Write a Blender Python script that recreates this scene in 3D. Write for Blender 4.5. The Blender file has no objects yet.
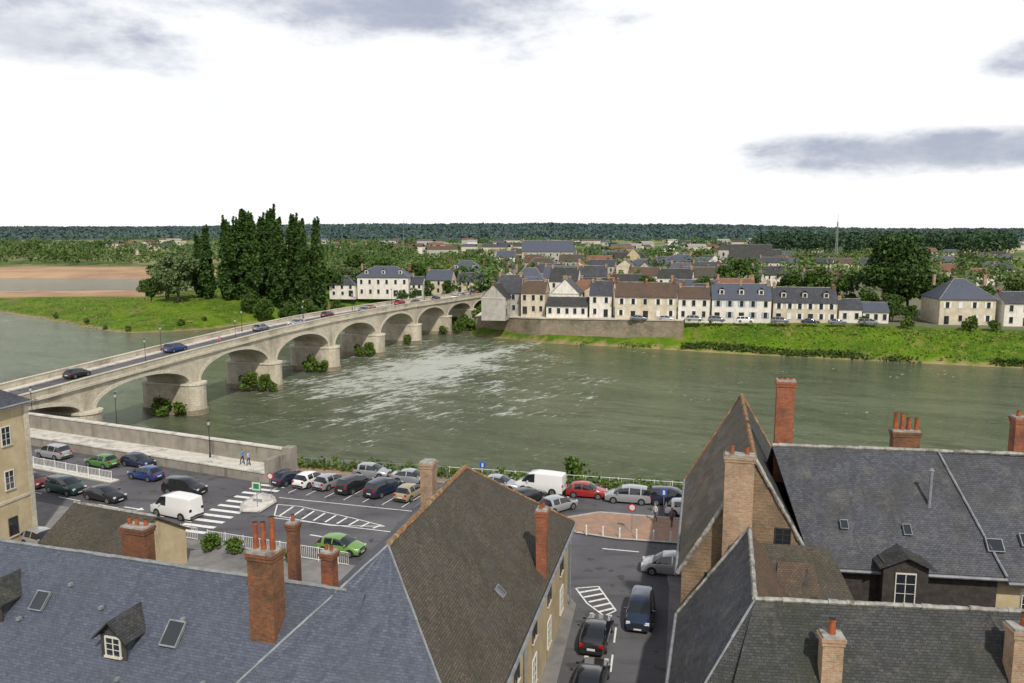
import bpy, bmesh, math, random
import numpy as np
from mathutils import Vector, Matrix
R=random.Random(7); NR=np.random.default_rng(7)
SC=bpy.context.scene
def link(o): SC.collection.objects.link(o); return o
# ---------------------------------------------------------------- materials
def newmat(name):
    m=bpy.data.materials.new(name); m.use_nodes=True
    nt=m.node_tree; b=nt.nodes['Principled BSDF']
    return m,nt,b
def N(nt,t,**k):
    n=nt.nodes.new(t)
    for a,v in k.items(): setattr(n,a,v)
    return n
def rgba(c): return (c[0],c[1],c[2],1)
def mixc(nt,fac,a,b,mode='MIX'):
    n=N(nt,'ShaderNodeMix',data_type='RGBA',blend_type=mode)
    for i,v in ((0,fac),(6,a),(7,b)):
        if hasattr(v,'is_linked'): nt.links.new(v,n.inputs[i])
        elif i==0: n.inputs[0].default_value=v
        else: n.inputs[i].default_value=rgba(v)
    return n.outputs[2]
def noise(nt,vec,scale,detail=5,rough=.55):
    n=N(nt,'ShaderNodeTexNoise'); n.inputs['Scale'].default_value=scale; n.inputs['Detail'].default_value=detail; n.inputs['Roughness'].default_value=rough
    if vec is not None: nt.links.new(vec,n.inputs['Vector'])
    return n.outputs['Fac']
def ramp(nt,fac,a,b):
    n=N(nt,'ShaderNodeMapRange'); n.interpolation_type='SMOOTHSTEP'
    nt.links.new(fac,n.inputs[0]); n.inputs[1].default_value=a; n.inputs[2].default_value=b
    return n.outputs[0]
def coord(nt,which='Object',scale=None):
    tc=N(nt,'ShaderNodeTexCoord'); o=tc.outputs[which]
    if scale:
        mp=N(nt,'ShaderNodeMapping'); nt.links.new(o,mp.inputs[0]); mp.inputs['Scale'].default_value=scale; o=mp.outputs[0]
    return o
def bump(nt,b,h,st,dist=.05):
    n=N(nt,'ShaderNodeBump'); n.inputs['Strength'].default_value=st; n.inputs['Distance'].default_value=dist
    nt.links.new(h,n.inputs['Height']); nt.links.new(n.outputs[0],b.inputs['Normal'])
def m_plain(name,c,rough=.6,metal=0,spec=.5,coat=0):
    m,nt,b=newmat(name); b.inputs['Base Color'].default_value=rgba(c); b.inputs['Roughness'].default_value=rough
    b.inputs['Metallic'].default_value=metal; b.inputs['Specular IOR Level'].default_value=spec; b.inputs['Coat Weight'].default_value=coat
    return m
def m_noise(name,c1,c2,scale=1,c3=None,s3=.15,rough=.85,bst=.3,fine=12,sp=.3):
    m,nt,b=newmat(name); v=coord(nt)
    f=ramp(nt,noise(nt,v,scale,6,.6),.35,.65); col=mixc(nt,f,c1,c2)
    if c3: col=mixc(nt,ramp(nt,noise(nt,v,s3,4,.6),.5,.68),col,c3)
    fn=noise(nt,v,fine,3,.6)
    nt.links.new(col,b.inputs['Base Color']); b.inputs['Roughness'].default_value=rough; b.inputs['Specular IOR Level'].default_value=sp
    if bst: bump(nt,b,fn,bst)
    return m
def m_brick(name,c1,c2,mort,bw,bh,ms=.01,stain=(.05,.05,.04),stain_amt=.6,lichen=None,rough=.75,sp=.35,bst=.5,lth=(.6,.72),sscale=.35,stretch=(1,1,1),lsc=2.3,streak=None,patch=None):
    m,nt,b=newmat(name); uv=coord(nt,'UV'); ob=coord(nt,'Object',stretch)
    br=N(nt,'ShaderNodeTexBrick'); nt.links.new(uv,br.inputs['Vector'])
    br.inputs['Scale'].default_value=1; br.inputs['Brick Width'].default_value=bw; br.inputs['Row Height'].default_value=bh
    br.inputs['Mortar Size'].default_value=ms; br.inputs['Mortar Smooth'].default_value=.4; br.inputs['Bias'].default_value=0
    br.inputs['Color1'].default_value=rgba(c1); br.inputs['Color2'].default_value=rgba(c2); br.inputs['Mortar'].default_value=rgba(mort)
    col=br.outputs['Color']
    f=ramp(nt,noise(nt,ob,sscale,7,.65),.4,.75)
    mm=N(nt,'ShaderNodeMath',operation='MULTIPLY'); nt.links.new(f,mm.inputs[0]); mm.inputs[1].default_value=stain_amt
    col=mixc(nt,mm.outputs[0],col,stain)
    if streak:
        us=coord(nt,'UV',(1.6,.16,1)); col=mixc(nt,ramp(nt,noise(nt,us,1.3,6,.65),.5,.78),col,streak)
    if patch: col=mixc(nt,ramp(nt,noise(nt,ob,.75,8,.72),.5,.72),col,patch)
    f2=noise(nt,ob,6,6,.75); g=mixc(nt,f2,(.36,.36,.36),(1.6,1.6,1.6)); col=mixc(nt,.85,col,g,'MULTIPLY')
    if lichen:
        col=mixc(nt,ramp(nt,noise(nt,ob,lsc,9,.78),*lth),col,lichen)
    nt.links.new(col,b.inputs['Base Color']); b.inputs['Roughness'].default_value=rough; b.inputs['Specular IOR Level'].default_value=sp
    mu=N(nt,'ShaderNodeMath',operation='MULTIPLY_ADD'); nt.links.new(f2,mu.inputs[0]); mu.inputs[1].default_value=1.2
    mg=N(nt,'ShaderNodeMath',operation='MULTIPLY'); nt.links.new(br.outputs['Fac'],mg.inputs[0]); mg.inputs[1].default_value=-1; nt.links.new(mg.outputs[0],mu.inputs[2])
    bump(nt,b,mu.outputs[0],bst,.03)
    return m
def m_plaster(name,c1,c2,stain,rough=.9):
    m,nt,b=newmat(name); v=coord(nt); vs=coord(nt,'Object',(1,1,.18))
    col=mixc(nt,ramp(nt,noise(nt,v,.8,6,.6),.35,.65),c1,c2)
    col=mixc(nt,ramp(nt,noise(nt,vs,1.1,6,.7),.5,.75),col,stain)
    nt.links.new(col,b.inputs['Base Color']); b.inputs['Roughness'].default_value=rough; b.inputs['Specular IOR Level'].default_value=.2
    bump(nt,b,noise(nt,v,9,5,.7),.4,.03)
    return m
def m_leaf(name,c1,c2,c3,scale=.25):
    m,nt,b=newmat(name); g=N(nt,'ShaderNodeNewGeometry')
    col=mixc(nt,g.outputs['Random Per Island'],c1,c2)
    f=ramp(nt,noise(nt,coord(nt),scale,4,.6),.42,.62); col=mixc(nt,f,col,c3)
    nt.links.new(col,b.inputs['Base Color']); b.inputs['Roughness'].default_value=.65; b.inputs['Specular IOR Level'].default_value=.2
    return m
M={}
M['slate']=m_brick('slate_roof',(.04,.044,.057),(.078,.083,.102),(.022,.024,.03),.24,.13,.012,stain=(.036,.036,.033),stain_amt=.75,lichen=(.2,.175,.12),lth=(.6,.8),rough=.6,sp=.35,streak=(.03,.031,.031),patch=(.092,.09,.082))
M['slate_b']=m_brick('slate_blue_roof',(.06,.07,.1),(.095,.107,.145),(.042,.048,.065),.24,.13,.012,stain=(.06,.067,.082),stain_amt=.6,rough=.55,sp=.4,lichen=(.16,.16,.14),lth=(.68,.85),streak=(.052,.058,.075),bst=.3,patch=(.074,.083,.11))
M['slate_old']=m_brick('weathered_tile_roof',(.075,.065,.052),(.115,.1,.078),(.04,.034,.027),.2,.13,.014,stain=(.046,.045,.032),stain_amt=.7,lichen=(.32,.165,.045),lth=(.59,.77),rough=.85,sp=.2,lsc=3.4,streak=(.056,.054,.046),patch=(.068,.068,.064))
M['tile_lit']=m_brick('lit_tile_roof',(.16,.138,.105),(.21,.18,.14),(.08,.068,.055),.2,.13,.014,stain=(.1,.09,.07),stain_amt=.7,lichen=(.32,.2,.09),lth=(.6,.78),rough=.85,sp=.2,lsc=3.4,streak=(.1,.09,.075),patch=(.13,.12,.1))  # old tile brightened in colour so the slope away from the sun looks lit
M['slate_dk']=m_brick('mossy_slate_roof',(.037,.039,.043),(.068,.069,.072),(.022,.022,.022),.22,.13,.012,stain=(.03,.034,.02),stain_amt=.8,lichen=(.27,.17,.05),lth=(.59,.78),rough=.75,sp=.25,lsc=3,streak=(.03,.031,.026),patch=(.08,.075,.065))
M['tile_br']=m_brick('brown_tile_roof',(.15,.085,.055),(.09,.062,.048),(.045,.033,.025),.22,.14,.015,stain=(.05,.05,.035),stain_amt=.8,lichen=(.22,.16,.08),lth=(.56,.75))
M['tile_red']=m_brick('red_tile_roof',(.24,.11,.065),(.17,.085,.05),(.08,.04,.03),.4,.3,.015,stain=(.08,.06,.045),stain_amt=.8)
M['brick']=m_brick('chimney_brick',(.36,.09,.03),(.22,.06,.027),(.26,.18,.12),.23,.085,.012,stain=(.07,.04,.03),stain_amt=.75,sscale=.9,lichen=(.07,.06,.045),lth=(.57,.76))
M['brick_br']=m_brick('old_brick',(.26,.085,.03),(.15,.06,.033),(.17,.12,.08),.23,.085,.012,stain=(.045,.035,.025),stain_amt=.9,sscale=.9,lichen=(.2,.15,.06),lth=(.55,.7))
M['brick_pale']=m_brick('pale_brick',(.42,.28,.18),(.35,.2,.12),(.4,.34,.25),.25,.1,.014,stain=(.16,.11,.075),stain_amt=.8,sscale=.8,lichen=(.1,.085,.06),lth=(.58,.76))
M['pot']=m_noise('terracotta_pot',(.36,.095,.03),(.2,.06,.03),3,rough=.85)
M['ridge_r']=m_noise('ridge_tile',(.3,.14,.06),(.14,.1,.06),2.5,c3=(.3,.26,.16),s3=2)
M['mortar']=m_noise('ridge_mortar',(.36,.35,.32),(.22,.21,.19),2.5,c3=(.13,.12,.1),s3=1.3)
M['zinc']=m_noise('zinc_gutter',(.24,.25,.27),(.16,.17,.18),2,rough=.5)
M['cream']=m_plaster('cream_render',(.5,.42,.27),(.42,.34,.21),(.27,.21,.14))
M['white_w']=m_plaster('white_render',(.7,.67,.61),(.6,.56,.49),(.45,.4,.33))
M['cream_w']=m_plaster('pale_limestone_render',(.58,.51,.39),(.47,.41,.31),(.34,.29,.22))
M['grey_w']=m_plaster('grey_render',(.42,.4,.36),(.34,.32,.29),(.25,.23,.2))
M['gable']=m_brick('rubble_stone_gable',(.27,.175,.1),(.2,.135,.085),(.24,.18,.12),.34,.2,.03,stain=(.1,.075,.05),stain_amt=.8,sscale=.6,lichen=(.3,.24,.17),lth=(.6,.75))
M['stone']=m_brick('bridge_stone',(.56,.5,.39),(.46,.41,.32),(.32,.28,.22),.9,.42,.012,stain=(.2,.17,.125),stain_amt=.85,sscale=.22,stretch=(1,1,.4),bst=.3,lichen=(.14,.125,.09),lth=(.58,.76),lsc=.8)
M['stone_lt']=m_brick('arch_stone',(.62,.57,.46),(.52,.48,.39),(.36,.33,.27),.5,.5,.02,stain=(.27,.24,.19),stain_amt=.6,sscale=.2,bst=.3)
M['quay']=m_brick('quay_stone',(.32,.26,.18),(.23,.19,.14),(.16,.14,.11),.7,.35,.02,stain=(.09,.09,.05),stain_amt=.9,sscale=.25,lichen=(.12,.13,.05),lth=(.58,.72))
M['wallgrey']=m_plaster('parapet_render',(.3,.27,.23),(.23,.21,.18),(.13,.125,.1))
M['pave']=m_noise('pale_paving',(.6,.57,.51),(.5,.48,.43),1.2,c3=(.36,.34,.31),s3=.6)
M['pink']=m_noise('gravel_pavement',(.35,.22,.15),(.28,.18,.13),1.5,c3=(.24,.18,.14),s3=.3)
M['kerb']=m_noise('kerb_stone',(.42,.4,.37),(.33,.32,.3),3)
M['walk']=m_noise('sidewalk_asphalt',(.22,.21,.205),(.17,.165,.16),.9,c3=(.13,.125,.12),s3=.4)
def m_asph():
    m,nt,b=newmat('asphalt'); v=coord(nt)
    col=mixc(nt,ramp(nt,noise(nt,v,.12,6,.65),.35,.65),(.075,.072,.08),(.11,.107,.114))
    col=mixc(nt,ramp(nt,noise(nt,coord(nt,'Object',(.25,1.2,1)),.5,5,.6),.48,.7),col,(.058,.056,.06))
    col=mixc(nt,ramp(nt,noise(nt,v,.7,3,.5),.62,.66),col,(.05,.049,.051))
    col=mixc(nt,.6,col,mixc(nt,noise(nt,v,14,3,.7),(.6,.6,.6),(1.4,1.4,1.4)),'MULTIPLY')
    nt.links.new(col,b.inputs['Base Color']); b.inputs['Roughness'].default_value=.8
    bump(nt,b,noise(nt,v,30,2,.6),.3,.02); return m
M['asph']=m_asph()
def m_paint():
    m,nt,b=newmat('road_paint'); v=coord(nt)
    col=mixc(nt,ramp(nt,noise(nt,v,4,7,.8),.5,.68),(.72,.72,.7),(.22,.22,.22)); nt.links.new(col,b.inputs['Base Color']); b.inputs['Roughness'].default_value=.7; return m
M['paint']=m_paint()
M['glass']=m_plain('window_glass',(.02,.024,.03),.08,spec=.8)
M['cglass']=m_plain('car_glass',(.012,.015,.018),.05,spec=.8)
M['frame']=m_plain('white_frame',(.6,.59,.55),.5)
M['wood']=m_noise('dark_timber',(.035,.032,.03),(.06,.052,.045),3)
M['shut_w']=m_plain('white_shutter',(.66,.65,.62),.6)
M['shut_b']=m_plain('blue_shutter',(.3,.36,.44),.6)
M['tyre']=m_plain('tyre_rubber',(.012,.012,.012),.8)
M['hub']=m_plain('wheel_alloy',(.35,.35,.37),.35,metal=.7)
M['chrome']=m_plain('lamp_glass',(.6,.6,.6),.15)
M['red_l']=m_plain('tail_light',(.4,.01,.01),.25)
M['black']=m_plain('black_metal',(.02,.02,.022),.5)
M['white_m']=m_plain('white_metal',(.7,.7,.68),.45)
M['grey_m']=m_plain('galvanised_steel',(.22,.23,.24),.5)
M['pot_shade']=m_plain('pot_shade',(.01,.01,.01),1)  # black disc on pot tops, paints the dark inside of the hollow
M['bark']=m_noise('bark',(.1,.075,.05),(.06,.045,.03),4)
M['leaf_d']=m_leaf('poplar_foliage',(.02,.05,.01),(.065,.12,.022),(.03,.062,.012))
M['leaf_m']=m_leaf('broadleaf_foliage',(.03,.075,.012),(.09,.145,.024),(.045,.08,.016))
M['leaf_w']=m_leaf('willow_foliage',(.08,.12,.05),(.15,.19,.08),(.09,.14,.05))
M['leaf_b']=m_leaf('bush_foliage',(.045,.09,.012),(.12,.175,.028),(.055,.1,.015),.8)
M['leaf_far']=m_leaf('distant_foliage',(.035,.075,.018),(.08,.13,.03),(.1,.15,.042),.009)
M['leaf_plain']=m_leaf('plain_foliage',(.032,.07,.03),(.062,.105,.045),(.085,.135,.055),.006)
M['leaf_forest']=m_leaf('forest_foliage',(.028,.063,.03),(.055,.098,.038),(.03,.06,.034),.02)
M['leaf_hill_haze']=m_leaf('hazy_hill_foliage',(.05,.085,.085),(.066,.104,.1),(.072,.112,.098),.0012)  # aerial haze painted in as a lighter, bluish leaf colour
M['grassc']=m_leaf('grass_tufts',(.075,.15,.008),(.13,.215,.018),(.17,.195,.035),.1)
M['reed']=m_leaf('waterside_reeds',(.03,.06,.01),(.08,.11,.02),(.04,.07,.012),.2)
# ---------------------------------------------------------------- mesh builder
class MB:
    def __init__(s,org=(0,0,0),ang=0):
        s.v=[];s.f=[];s.m=[];s.n=[];s.mats=[];s.set(org,ang)
    def set(s,org,ang):
        s.o=org; s.c=math.cos(math.radians(ang)); s.sn=math.sin(math.radians(ang))
    def T(s,p): return (s.o[0]+p[0]*s.c-p[1]*s.sn, s.o[1]+p[0]*s.sn+p[1]*s.c, (s.o[2] if len(s.o)>2 else 0)+p[2])
    def mi(s,k):
        if k not in s.mats: s.mats.append(k)
        return s.mats.index(k)
    def face(s,pts,mat,nrm=None):
        b=len(s.v); s.v+= [s.T(p) for p in pts]; s.f.append(tuple(range(b,b+len(pts)))); s.m.append(s.mi(mat)); s.n.append(nrm)
    def box(s,x0,x1,y0,y1,z0,z1,mat,top=None):
        s.face([(x0,y0,z0),(x1,y0,z0),(x1,y0,z1),(x0,y0,z1)],mat); s.face([(x1,y0,z0),(x1,y1,z0),(x1,y1,z1),(x1,y0,z1)],mat)
        s.face([(x1,y1,z0),(x0,y1,z0),(x0,y1,z1),(x1,y1,z1)],mat); s.face([(x0,y1,z0),(x0,y0,z0),(x0,y0,z1),(x0,y1,z1)],mat)
        s.face([(x0,y0,z1),(x1,y0,z1),(x1,y1,z1),(x0,y1,z1)],top or mat); s.face([(x0,y1,z0),(x1,y1,z0),(x1,y0,z0),(x0,y0,z0)],mat)
    def prism(s,poly,z0,z1,mat,side=None):
        n=len(poly)
        a=sum(poly[i][0]*poly[(i+1)%n][1]-poly[(i+1)%n][0]*poly[i][1] for i in range(n))
        if a<0: poly=poly[::-1]
        s.face([(p[0],p[1],z1) for p in poly],mat)
        for i in range(n):
            p,q=poly[i],poly[(i+1)%n]
            s.face([(p[0],p[1],z0),(q[0],q[1],z0),(q[0],q[1],z1),(p[0],p[1],z1)],side or mat)
    def cyl(s,x,y,z0,z1,r0,r1,mat,n=10,cap=None):
        a=[(x+r0*math.cos(2*math.pi*i/n),y+r0*math.sin(2*math.pi*i/n),z0) for i in range(n)]
        b=[(x+r1*math.cos(2*math.pi*i/n),y+r1*math.sin(2*math.pi*i/n),z1) for i in range(n)]
        for i in range(n):
            j=(i+1)%n; s.face([a[i],a[j],b[j],b[i]],mat)
        s.face(b,cap or mat)
    def tube(s,p,q,r,mat,n=6,r2=None):
        p=Vector(p);q=Vector(q);d=(q-p); 
        if d.length<1e-6: return
        d.normalize(); u=d.cross(Vector((0,0,1))); 
        if u.length<.01: u=Vector((1,0,0))
        u.normalize(); w=d.cross(u); r2=r if r2 is None else r2
        a=[p+(u*math.cos(2*math.pi*i/n)+w*math.sin(2*math.pi*i/n))*r for i in range(n)]
        b=[q+(u*math.cos(2*math.pi*i/n)+w*math.sin(2*math.pi*i/n))*r2 for i in range(n)]
        for i in range(n):
            j=(i+1)%n; s.face([a[j],a[i],b[i],b[j]],mat)
        s.face(a,mat); s.face(b[::-1],mat)
    def ridge(s,p,q,mat,r=.13,step=.45):
        p=Vector(p);q=Vector(q);L=(q-p).length;n=max(1,int(L/step))
        for i in range(n):
            a=p.lerp(q,i/n);b=p.lerp(q,(i+1.08)/n); rr=r*R.uniform(.85,1.15); dz=Vector((0,0,R.uniform(-.015,.015)))
            s.tube(a+dz,b+dz,rr,mat,6,rr*.88)
    def slope(s,p00,p10,p11,p01,mat,nx=10,ny=6,amp=.035,th=.14):
        A,B,C,D=map(Vector,(p00,p10,p11,p01))
        nrm=(B-A).cross((C+D)/2-(A+B)/2); nrm.normalize()
        if nrm.z<0: nrm=-nrm
        wn=Vector((nrm.x*s.c-nrm.y*s.sn,nrm.x*s.sn+nrm.y*s.c,nrm.z))
        g=[]
        for j in range(ny+1):
            row=[]
            for i in range(nx+1):
                u=i/nx;v=j/ny; p=A.lerp(B,u).lerp(D.lerp(C,u),v)
                if 0<i<nx and 0<j<ny: p=p+nrm*R.uniform(-amp,amp)
                elif 0<i<nx and j==ny: p=p+Vector((0,0,R.uniform(-amp,amp)*.7))
                row.append(p)
            g.append(row)
        flip=((B-A).cross(D-A)).z<0 if (D-A).length>1e-6 else False
        for j in range(ny):
            for i in range(nx):
                q=[g[j][i],g[j][i+1],g[j+1][i+1],g[j+1][i]]
                if flip:q=q[::-1]
                s.face(q,mat,wn)
        lo=[p-Vector((0,0,th)) for p in (A,B,C,D)]
        s.face([lo[0],lo[1],B,A],mat); s.face([lo[1],lo[2],C,B],mat); s.face([lo[3],lo[0],A,D],mat); s.face([lo[3],lo[2],lo[1],lo[0]],'wood')
    def window(s,x,y,z,w,h,nrm='-y',frame='frame',cross=True,shut=None,f=.055):
        sg={'-y':-1,'+y':1}[nrm]
        def bx(x0,x1,d0,d1,z0,z1,m):
            a,b=sorted((y+sg*d0,y+sg*d1)); s.box(x0,x1,a,b,z0,z1,m)
        bx(x-w/2,x+w/2,-.02,.025,z,z+h,'glass')
        bx(x-w/2-f,x-w/2,-.02,.07,z,z+h,frame);bx(x+w/2,x+w/2+f,-.02,.07,z,z+h,frame)
        bx(x-w/2-f,x+w/2+f,-.02,.075,z+h,z+h+f*1.3,frame);bx(x-w/2-f-.05,x+w/2+f+.05,-.02,.12,z-.09,z,'stone_lt')
        if cross:
            bx(x-.022,x+.022,.025,.05,z,z+h,frame)
            for k in (1,2): bx(x-w/2,x+w/2,.025,.045,z+h*k/3-.012,z+h*k/3+.012,frame)
        if shut:
            bx(x-w/2-f-w*.5,x-w/2-f,-.02,.06,z,z+h,shut);bx(x+w/2+f,x+w/2+f+w*.5,-.02,.06,z,z+h,shut)
    def done(s,name,parent=None,smooth=False):
        me=bpy.data.meshes.new(name); me.from_pydata(s.v,[],s.f)
        for k in s.mats: me.materials.append(M[k] if isinstance(k,str) else k)
        me.polygons.foreach_set('material_index',s.m)
        uv=me.uv_layers.new(name='UVMap'); d=np.zeros(len(me.loops)*2)
        me.update()
        for pi,p in enumerate(me.polygons):
            n=s.n[pi] or p.normal; n=Vector(n)
            t=Vector((0,0,1)).cross(n)
            if t.length<.05: t=Vector((1,0,0)); b=Vector((0,1,0))
            else: t.normalize(); b=n.cross(t)
            for li in p.loop_indices:
                co=me.vertices[me.loops[li].vertex_index].co
                d[li*2]=co.dot(t); d[li*2+1]=co.dot(b)
        uv.data.foreach_set('uv',d)
        if smooth: me.polygons.foreach_set('use_smooth',[True]*len(me.polygons))
        o=link(bpy.data.objects.new(name,me))
        if parent: o.parent=parent
        return o
def empty(name,loc=(0,0,0)):
    e=link(bpy.data.objects.new(name,None)); e.empty_display_size=.5; return e
# ---------------------------------------------------------------- terrain
FP=[(-12.5,237),(7.8,219.6),(28.9,212),(48.2,203),(70.9,194.6),(91.8,187),(115.8,178.6),(200,142),(500,20),(2000,-600),(9000,-3000),(9000,9000),(-9000,9000),(-9000,560),(-900,545),(-342,534),(-232,530),(-165,505),(-150,450),(-175,405),(-254,398),(-330,385),(-300,362),(-240,330),(-199,308),(-154,271),(-130,249),(-116,241.5),(-98,249),(-86,271),(-66.6,288),(-45,292),(-24,285),(-15,262)]
NP=[(-9000,300),(-600,230),(-250,186),(-58,99.8),(-24,84.9),(-21,91),(-5,87.5),(19,82.5),(200,41),(2000,-400),(9000,-2000),(9000,-9000),(-9000,-9000)]
def sdist(P,x,y):
    d=np.full(x.shape,1e12); ins=np.zeros(x.shape,bool); n=len(P)
    for i in range(n):
        ax,ay=P[i];bx,by=P[(i+1)%n]; ex,ey=bx-ax,by-ay
        t=np.clip(((x-ax)*ex+(y-ay)*ey)/(ex*ex+ey*ey),0,1)
        d=np.minimum(d,(x-ax-t*ex)**2+(y-ay-t*ey)**2)
        c=((ay>y)!=(by>y)); 
        if ey!=0: ins^= c&(x<ex*(y-ay)/ey+ax)
    d=np.sqrt(d); return np.where(ins,d,-d)
def sm(x,a,b):
    t=np.clip((x-a)/(b-a),0,1); return t*t*(3-2*t)
def wob(x,y,s):
    return (np.sin(x/s+1.3)*np.cos(y/s*.9+.4)+np.sin(x/s*.47+y/s*.61+2)+.5*np.sin(x/s*1.9-y/s*1.3))/2.5
def height(x,y):
    x=np.asarray(x,float);y=np.asarray(y,float)
    df=sdist(FP,x,y)+wob(x,y,9)*.8+wob(x,y,3.1)*.35; dn=sdist(NP,x,y)
    town=np.where(df<0,-4.5+df*.4,-4.5+6*np.clip(df/8,0,1)+1*sm(df,8,20)+.3*wob(x,y,3.5)*sm(df,.5,3)*(1-sm(df,9,14)))
    low=np.where(df<0,-4.5+df*.25,-4.5+np.minimum(df*.16,2.6)+.25*wob(x,y,6)+.12*wob(x,y,2.3))
    w=1-sm(x,-125,-70)
    w=w*(1-sm(y,700,900))
    w=np.maximum(w,0)
    up=sm(y,262,285)*sm(x,-150,-118)
    w=w*(1-up*(1-sm(y,380,400)))
    hf=np.maximum(town*(1-w)+low*w,-9)
    hn=np.maximum(np.where(dn<0,-4.5+dn*.5,-4.5+4.42*np.clip(dn/5,0,1)),-9)
    h=np.maximum(hf,hn)
    r=x/np.maximum(y,1)
    prof=1-.5*sm(r,.15,.5)-.3*sm(-r,.1,.6)
    hill=sm(y,2300,5200)*(62+10*wob(x,y,900)+7*wob(x,y,230))*prof
    return h+hill
def axis(*seg):
    out=[]
    for a,b,n in seg: out+=list(np.linspace(a,b,n,endpoint=False))
    return out
xs=np.array([-9000,-7000,-5500]+axis((-4500,-500,60),(-500,-250,42),(-250,160,205),(160,500,57),(500,4500,60))+[4500,5500,7000,9000])
ys=np.array([-9000,-3000,-800]+axis((-200,60,20),(60,320,130),(320,720,70),(720,2300,30),(2300,5600,45))+[5600,6500,9000])
X,Y=np.meshgrid(xs,ys); Z=height(X,Y)
nx,ny=len(xs),len(ys)
V=np.stack([X.ravel(),Y.ravel(),Z.ravel()],1)
i=np.arange(nx-1)[None,:]+np.arange(ny-1)[:,None]*nx
F=np.stack([i,i+1,i+1+nx,i+nx],-1).reshape(-1,4)
def npmesh(name,V,F,mats,smooth=False,parent=None):
    me=bpy.data.meshes.new(name); me.vertices.add(len(V)); me.vertices.foreach_set('co',np.ascontiguousarray(V,dtype=np.float32).ravel())
    k=F.shape[1]; me.loops.add(F.size); me.loops.foreach_set('vertex_index',F.ravel().astype(np.int32))
    me.polygons.add(len(F)); me.polygons.foreach_set('loop_start',np.arange(0,F.size,k,dtype=np.int32)); me.polygons.foreach_set('loop_total',np.full(len(F),k,dtype=np.int32))
    me.update(calc_edges=True); me.validate()
    for m in mats: me.materials.append(m)
    if smooth: me.polygons.foreach_set('use_smooth',[True]*len(me.polygons))
    o=link(bpy.data.objects.new(name,me)); 
    if parent:o.parent=parent
    return o
def m_ground():
    m,nt,b=newmat('ground_cover'); v=coord(nt)
    at=N(nt,'ShaderNodeAttribute',attribute_name='zone'); sp=N(nt,'ShaderNodeSeparateColor'); nt.links.new(at.outputs['Color'],sp.inputs[0])
    grass=mixc(nt,ramp(nt,noise(nt,v,.09,7,.65),.38,.62),(.1,.175,.01),(.052,.105,.01))
    grass=mixc(nt,ramp(nt,noise(nt,v,.35,6,.7),.5,.66),grass,(.16,.175,.035))
    grass=mixc(nt,ramp(nt,noise(nt,v,.06,8,.75),.54,.66),grass,(.16,.13,.06))
    field=mixc(nt,ramp(nt,noise(nt,v,.008,3,.5),.45,.55),(.09,.14,.045),(.22,.21,.1))
    sand=mixc(nt,ramp(nt,noise(nt,v,.03,6,.6),.4,.65),(.42,.28,.17),(.3,.19,.12))
    town=mixc(nt,noise(nt,v,.4,5,.6),(.2,.18,.15),(.1,.12,.05))
    hazy_forest=mixc(nt,ramp(nt,noise(nt,v,.006,9,.75),.35,.65),(.055,.09,.085),(.075,.11,.095))  # far hill cover, distance haze mixed into its blue-green colour
    c=mixc(nt,sp.outputs[0],grass,sand); c=mixc(nt,sp.outputs[1],c,town)
    at2=N(nt,'ShaderNodeAttribute',attribute_name='zone2'); sp2=N(nt,'ShaderNodeSeparateColor'); nt.links.new(at2.outputs['Color'],sp2.inputs[0])
    c=mixc(nt,sp2.outputs[0],c,field); c=mixc(nt,sp2.outputs[1],c,hazy_forest)
    nt.links.new(c,b.inputs['Base Color']); b.inputs['Roughness'].default_value=.95; b.inputs['Specular IOR Level'].default_value=.1
    bump(nt,b,noise(nt,v,2.5,6,.7),.6,.25); return m
g=npmesh('ground',V,F,[m_ground()],True)
def attr(o,name,r,gg,bb):
    a=o.data.color_attributes.new(name,'FLOAT_COLOR','POINT'); c=np.stack([r,gg,bb,np.ones_like(r)],1).astype(np.float32); a.data.foreach_set('color',c.ravel())
x,y,z=V[:,0],V[:,1],V[:,2]
dF=sdist(FP,x,y)
nz=wob(x,y,14)*6
sand=np.maximum(sm(y+nz,342,349)*(1-sm(y,500,520))*(1-sm(x,-170,-150)), (1-sm(y+nz,640,670))*sm(y,500,515)*(1-sm(x,-170,-150)))
sand=np.maximum(sand,(1-sm(z,-4.45,-4.1))*sm(y,100,150)*.7)
town=sm(dF,14,20)*(1-sm(y,480,560))*sm(x,-20,0)
attr(g,'zone',sand,town,x*0)
attr(g,'zone2',sm(y,620,700),sm(y,2300,2500),x*0)
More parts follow.
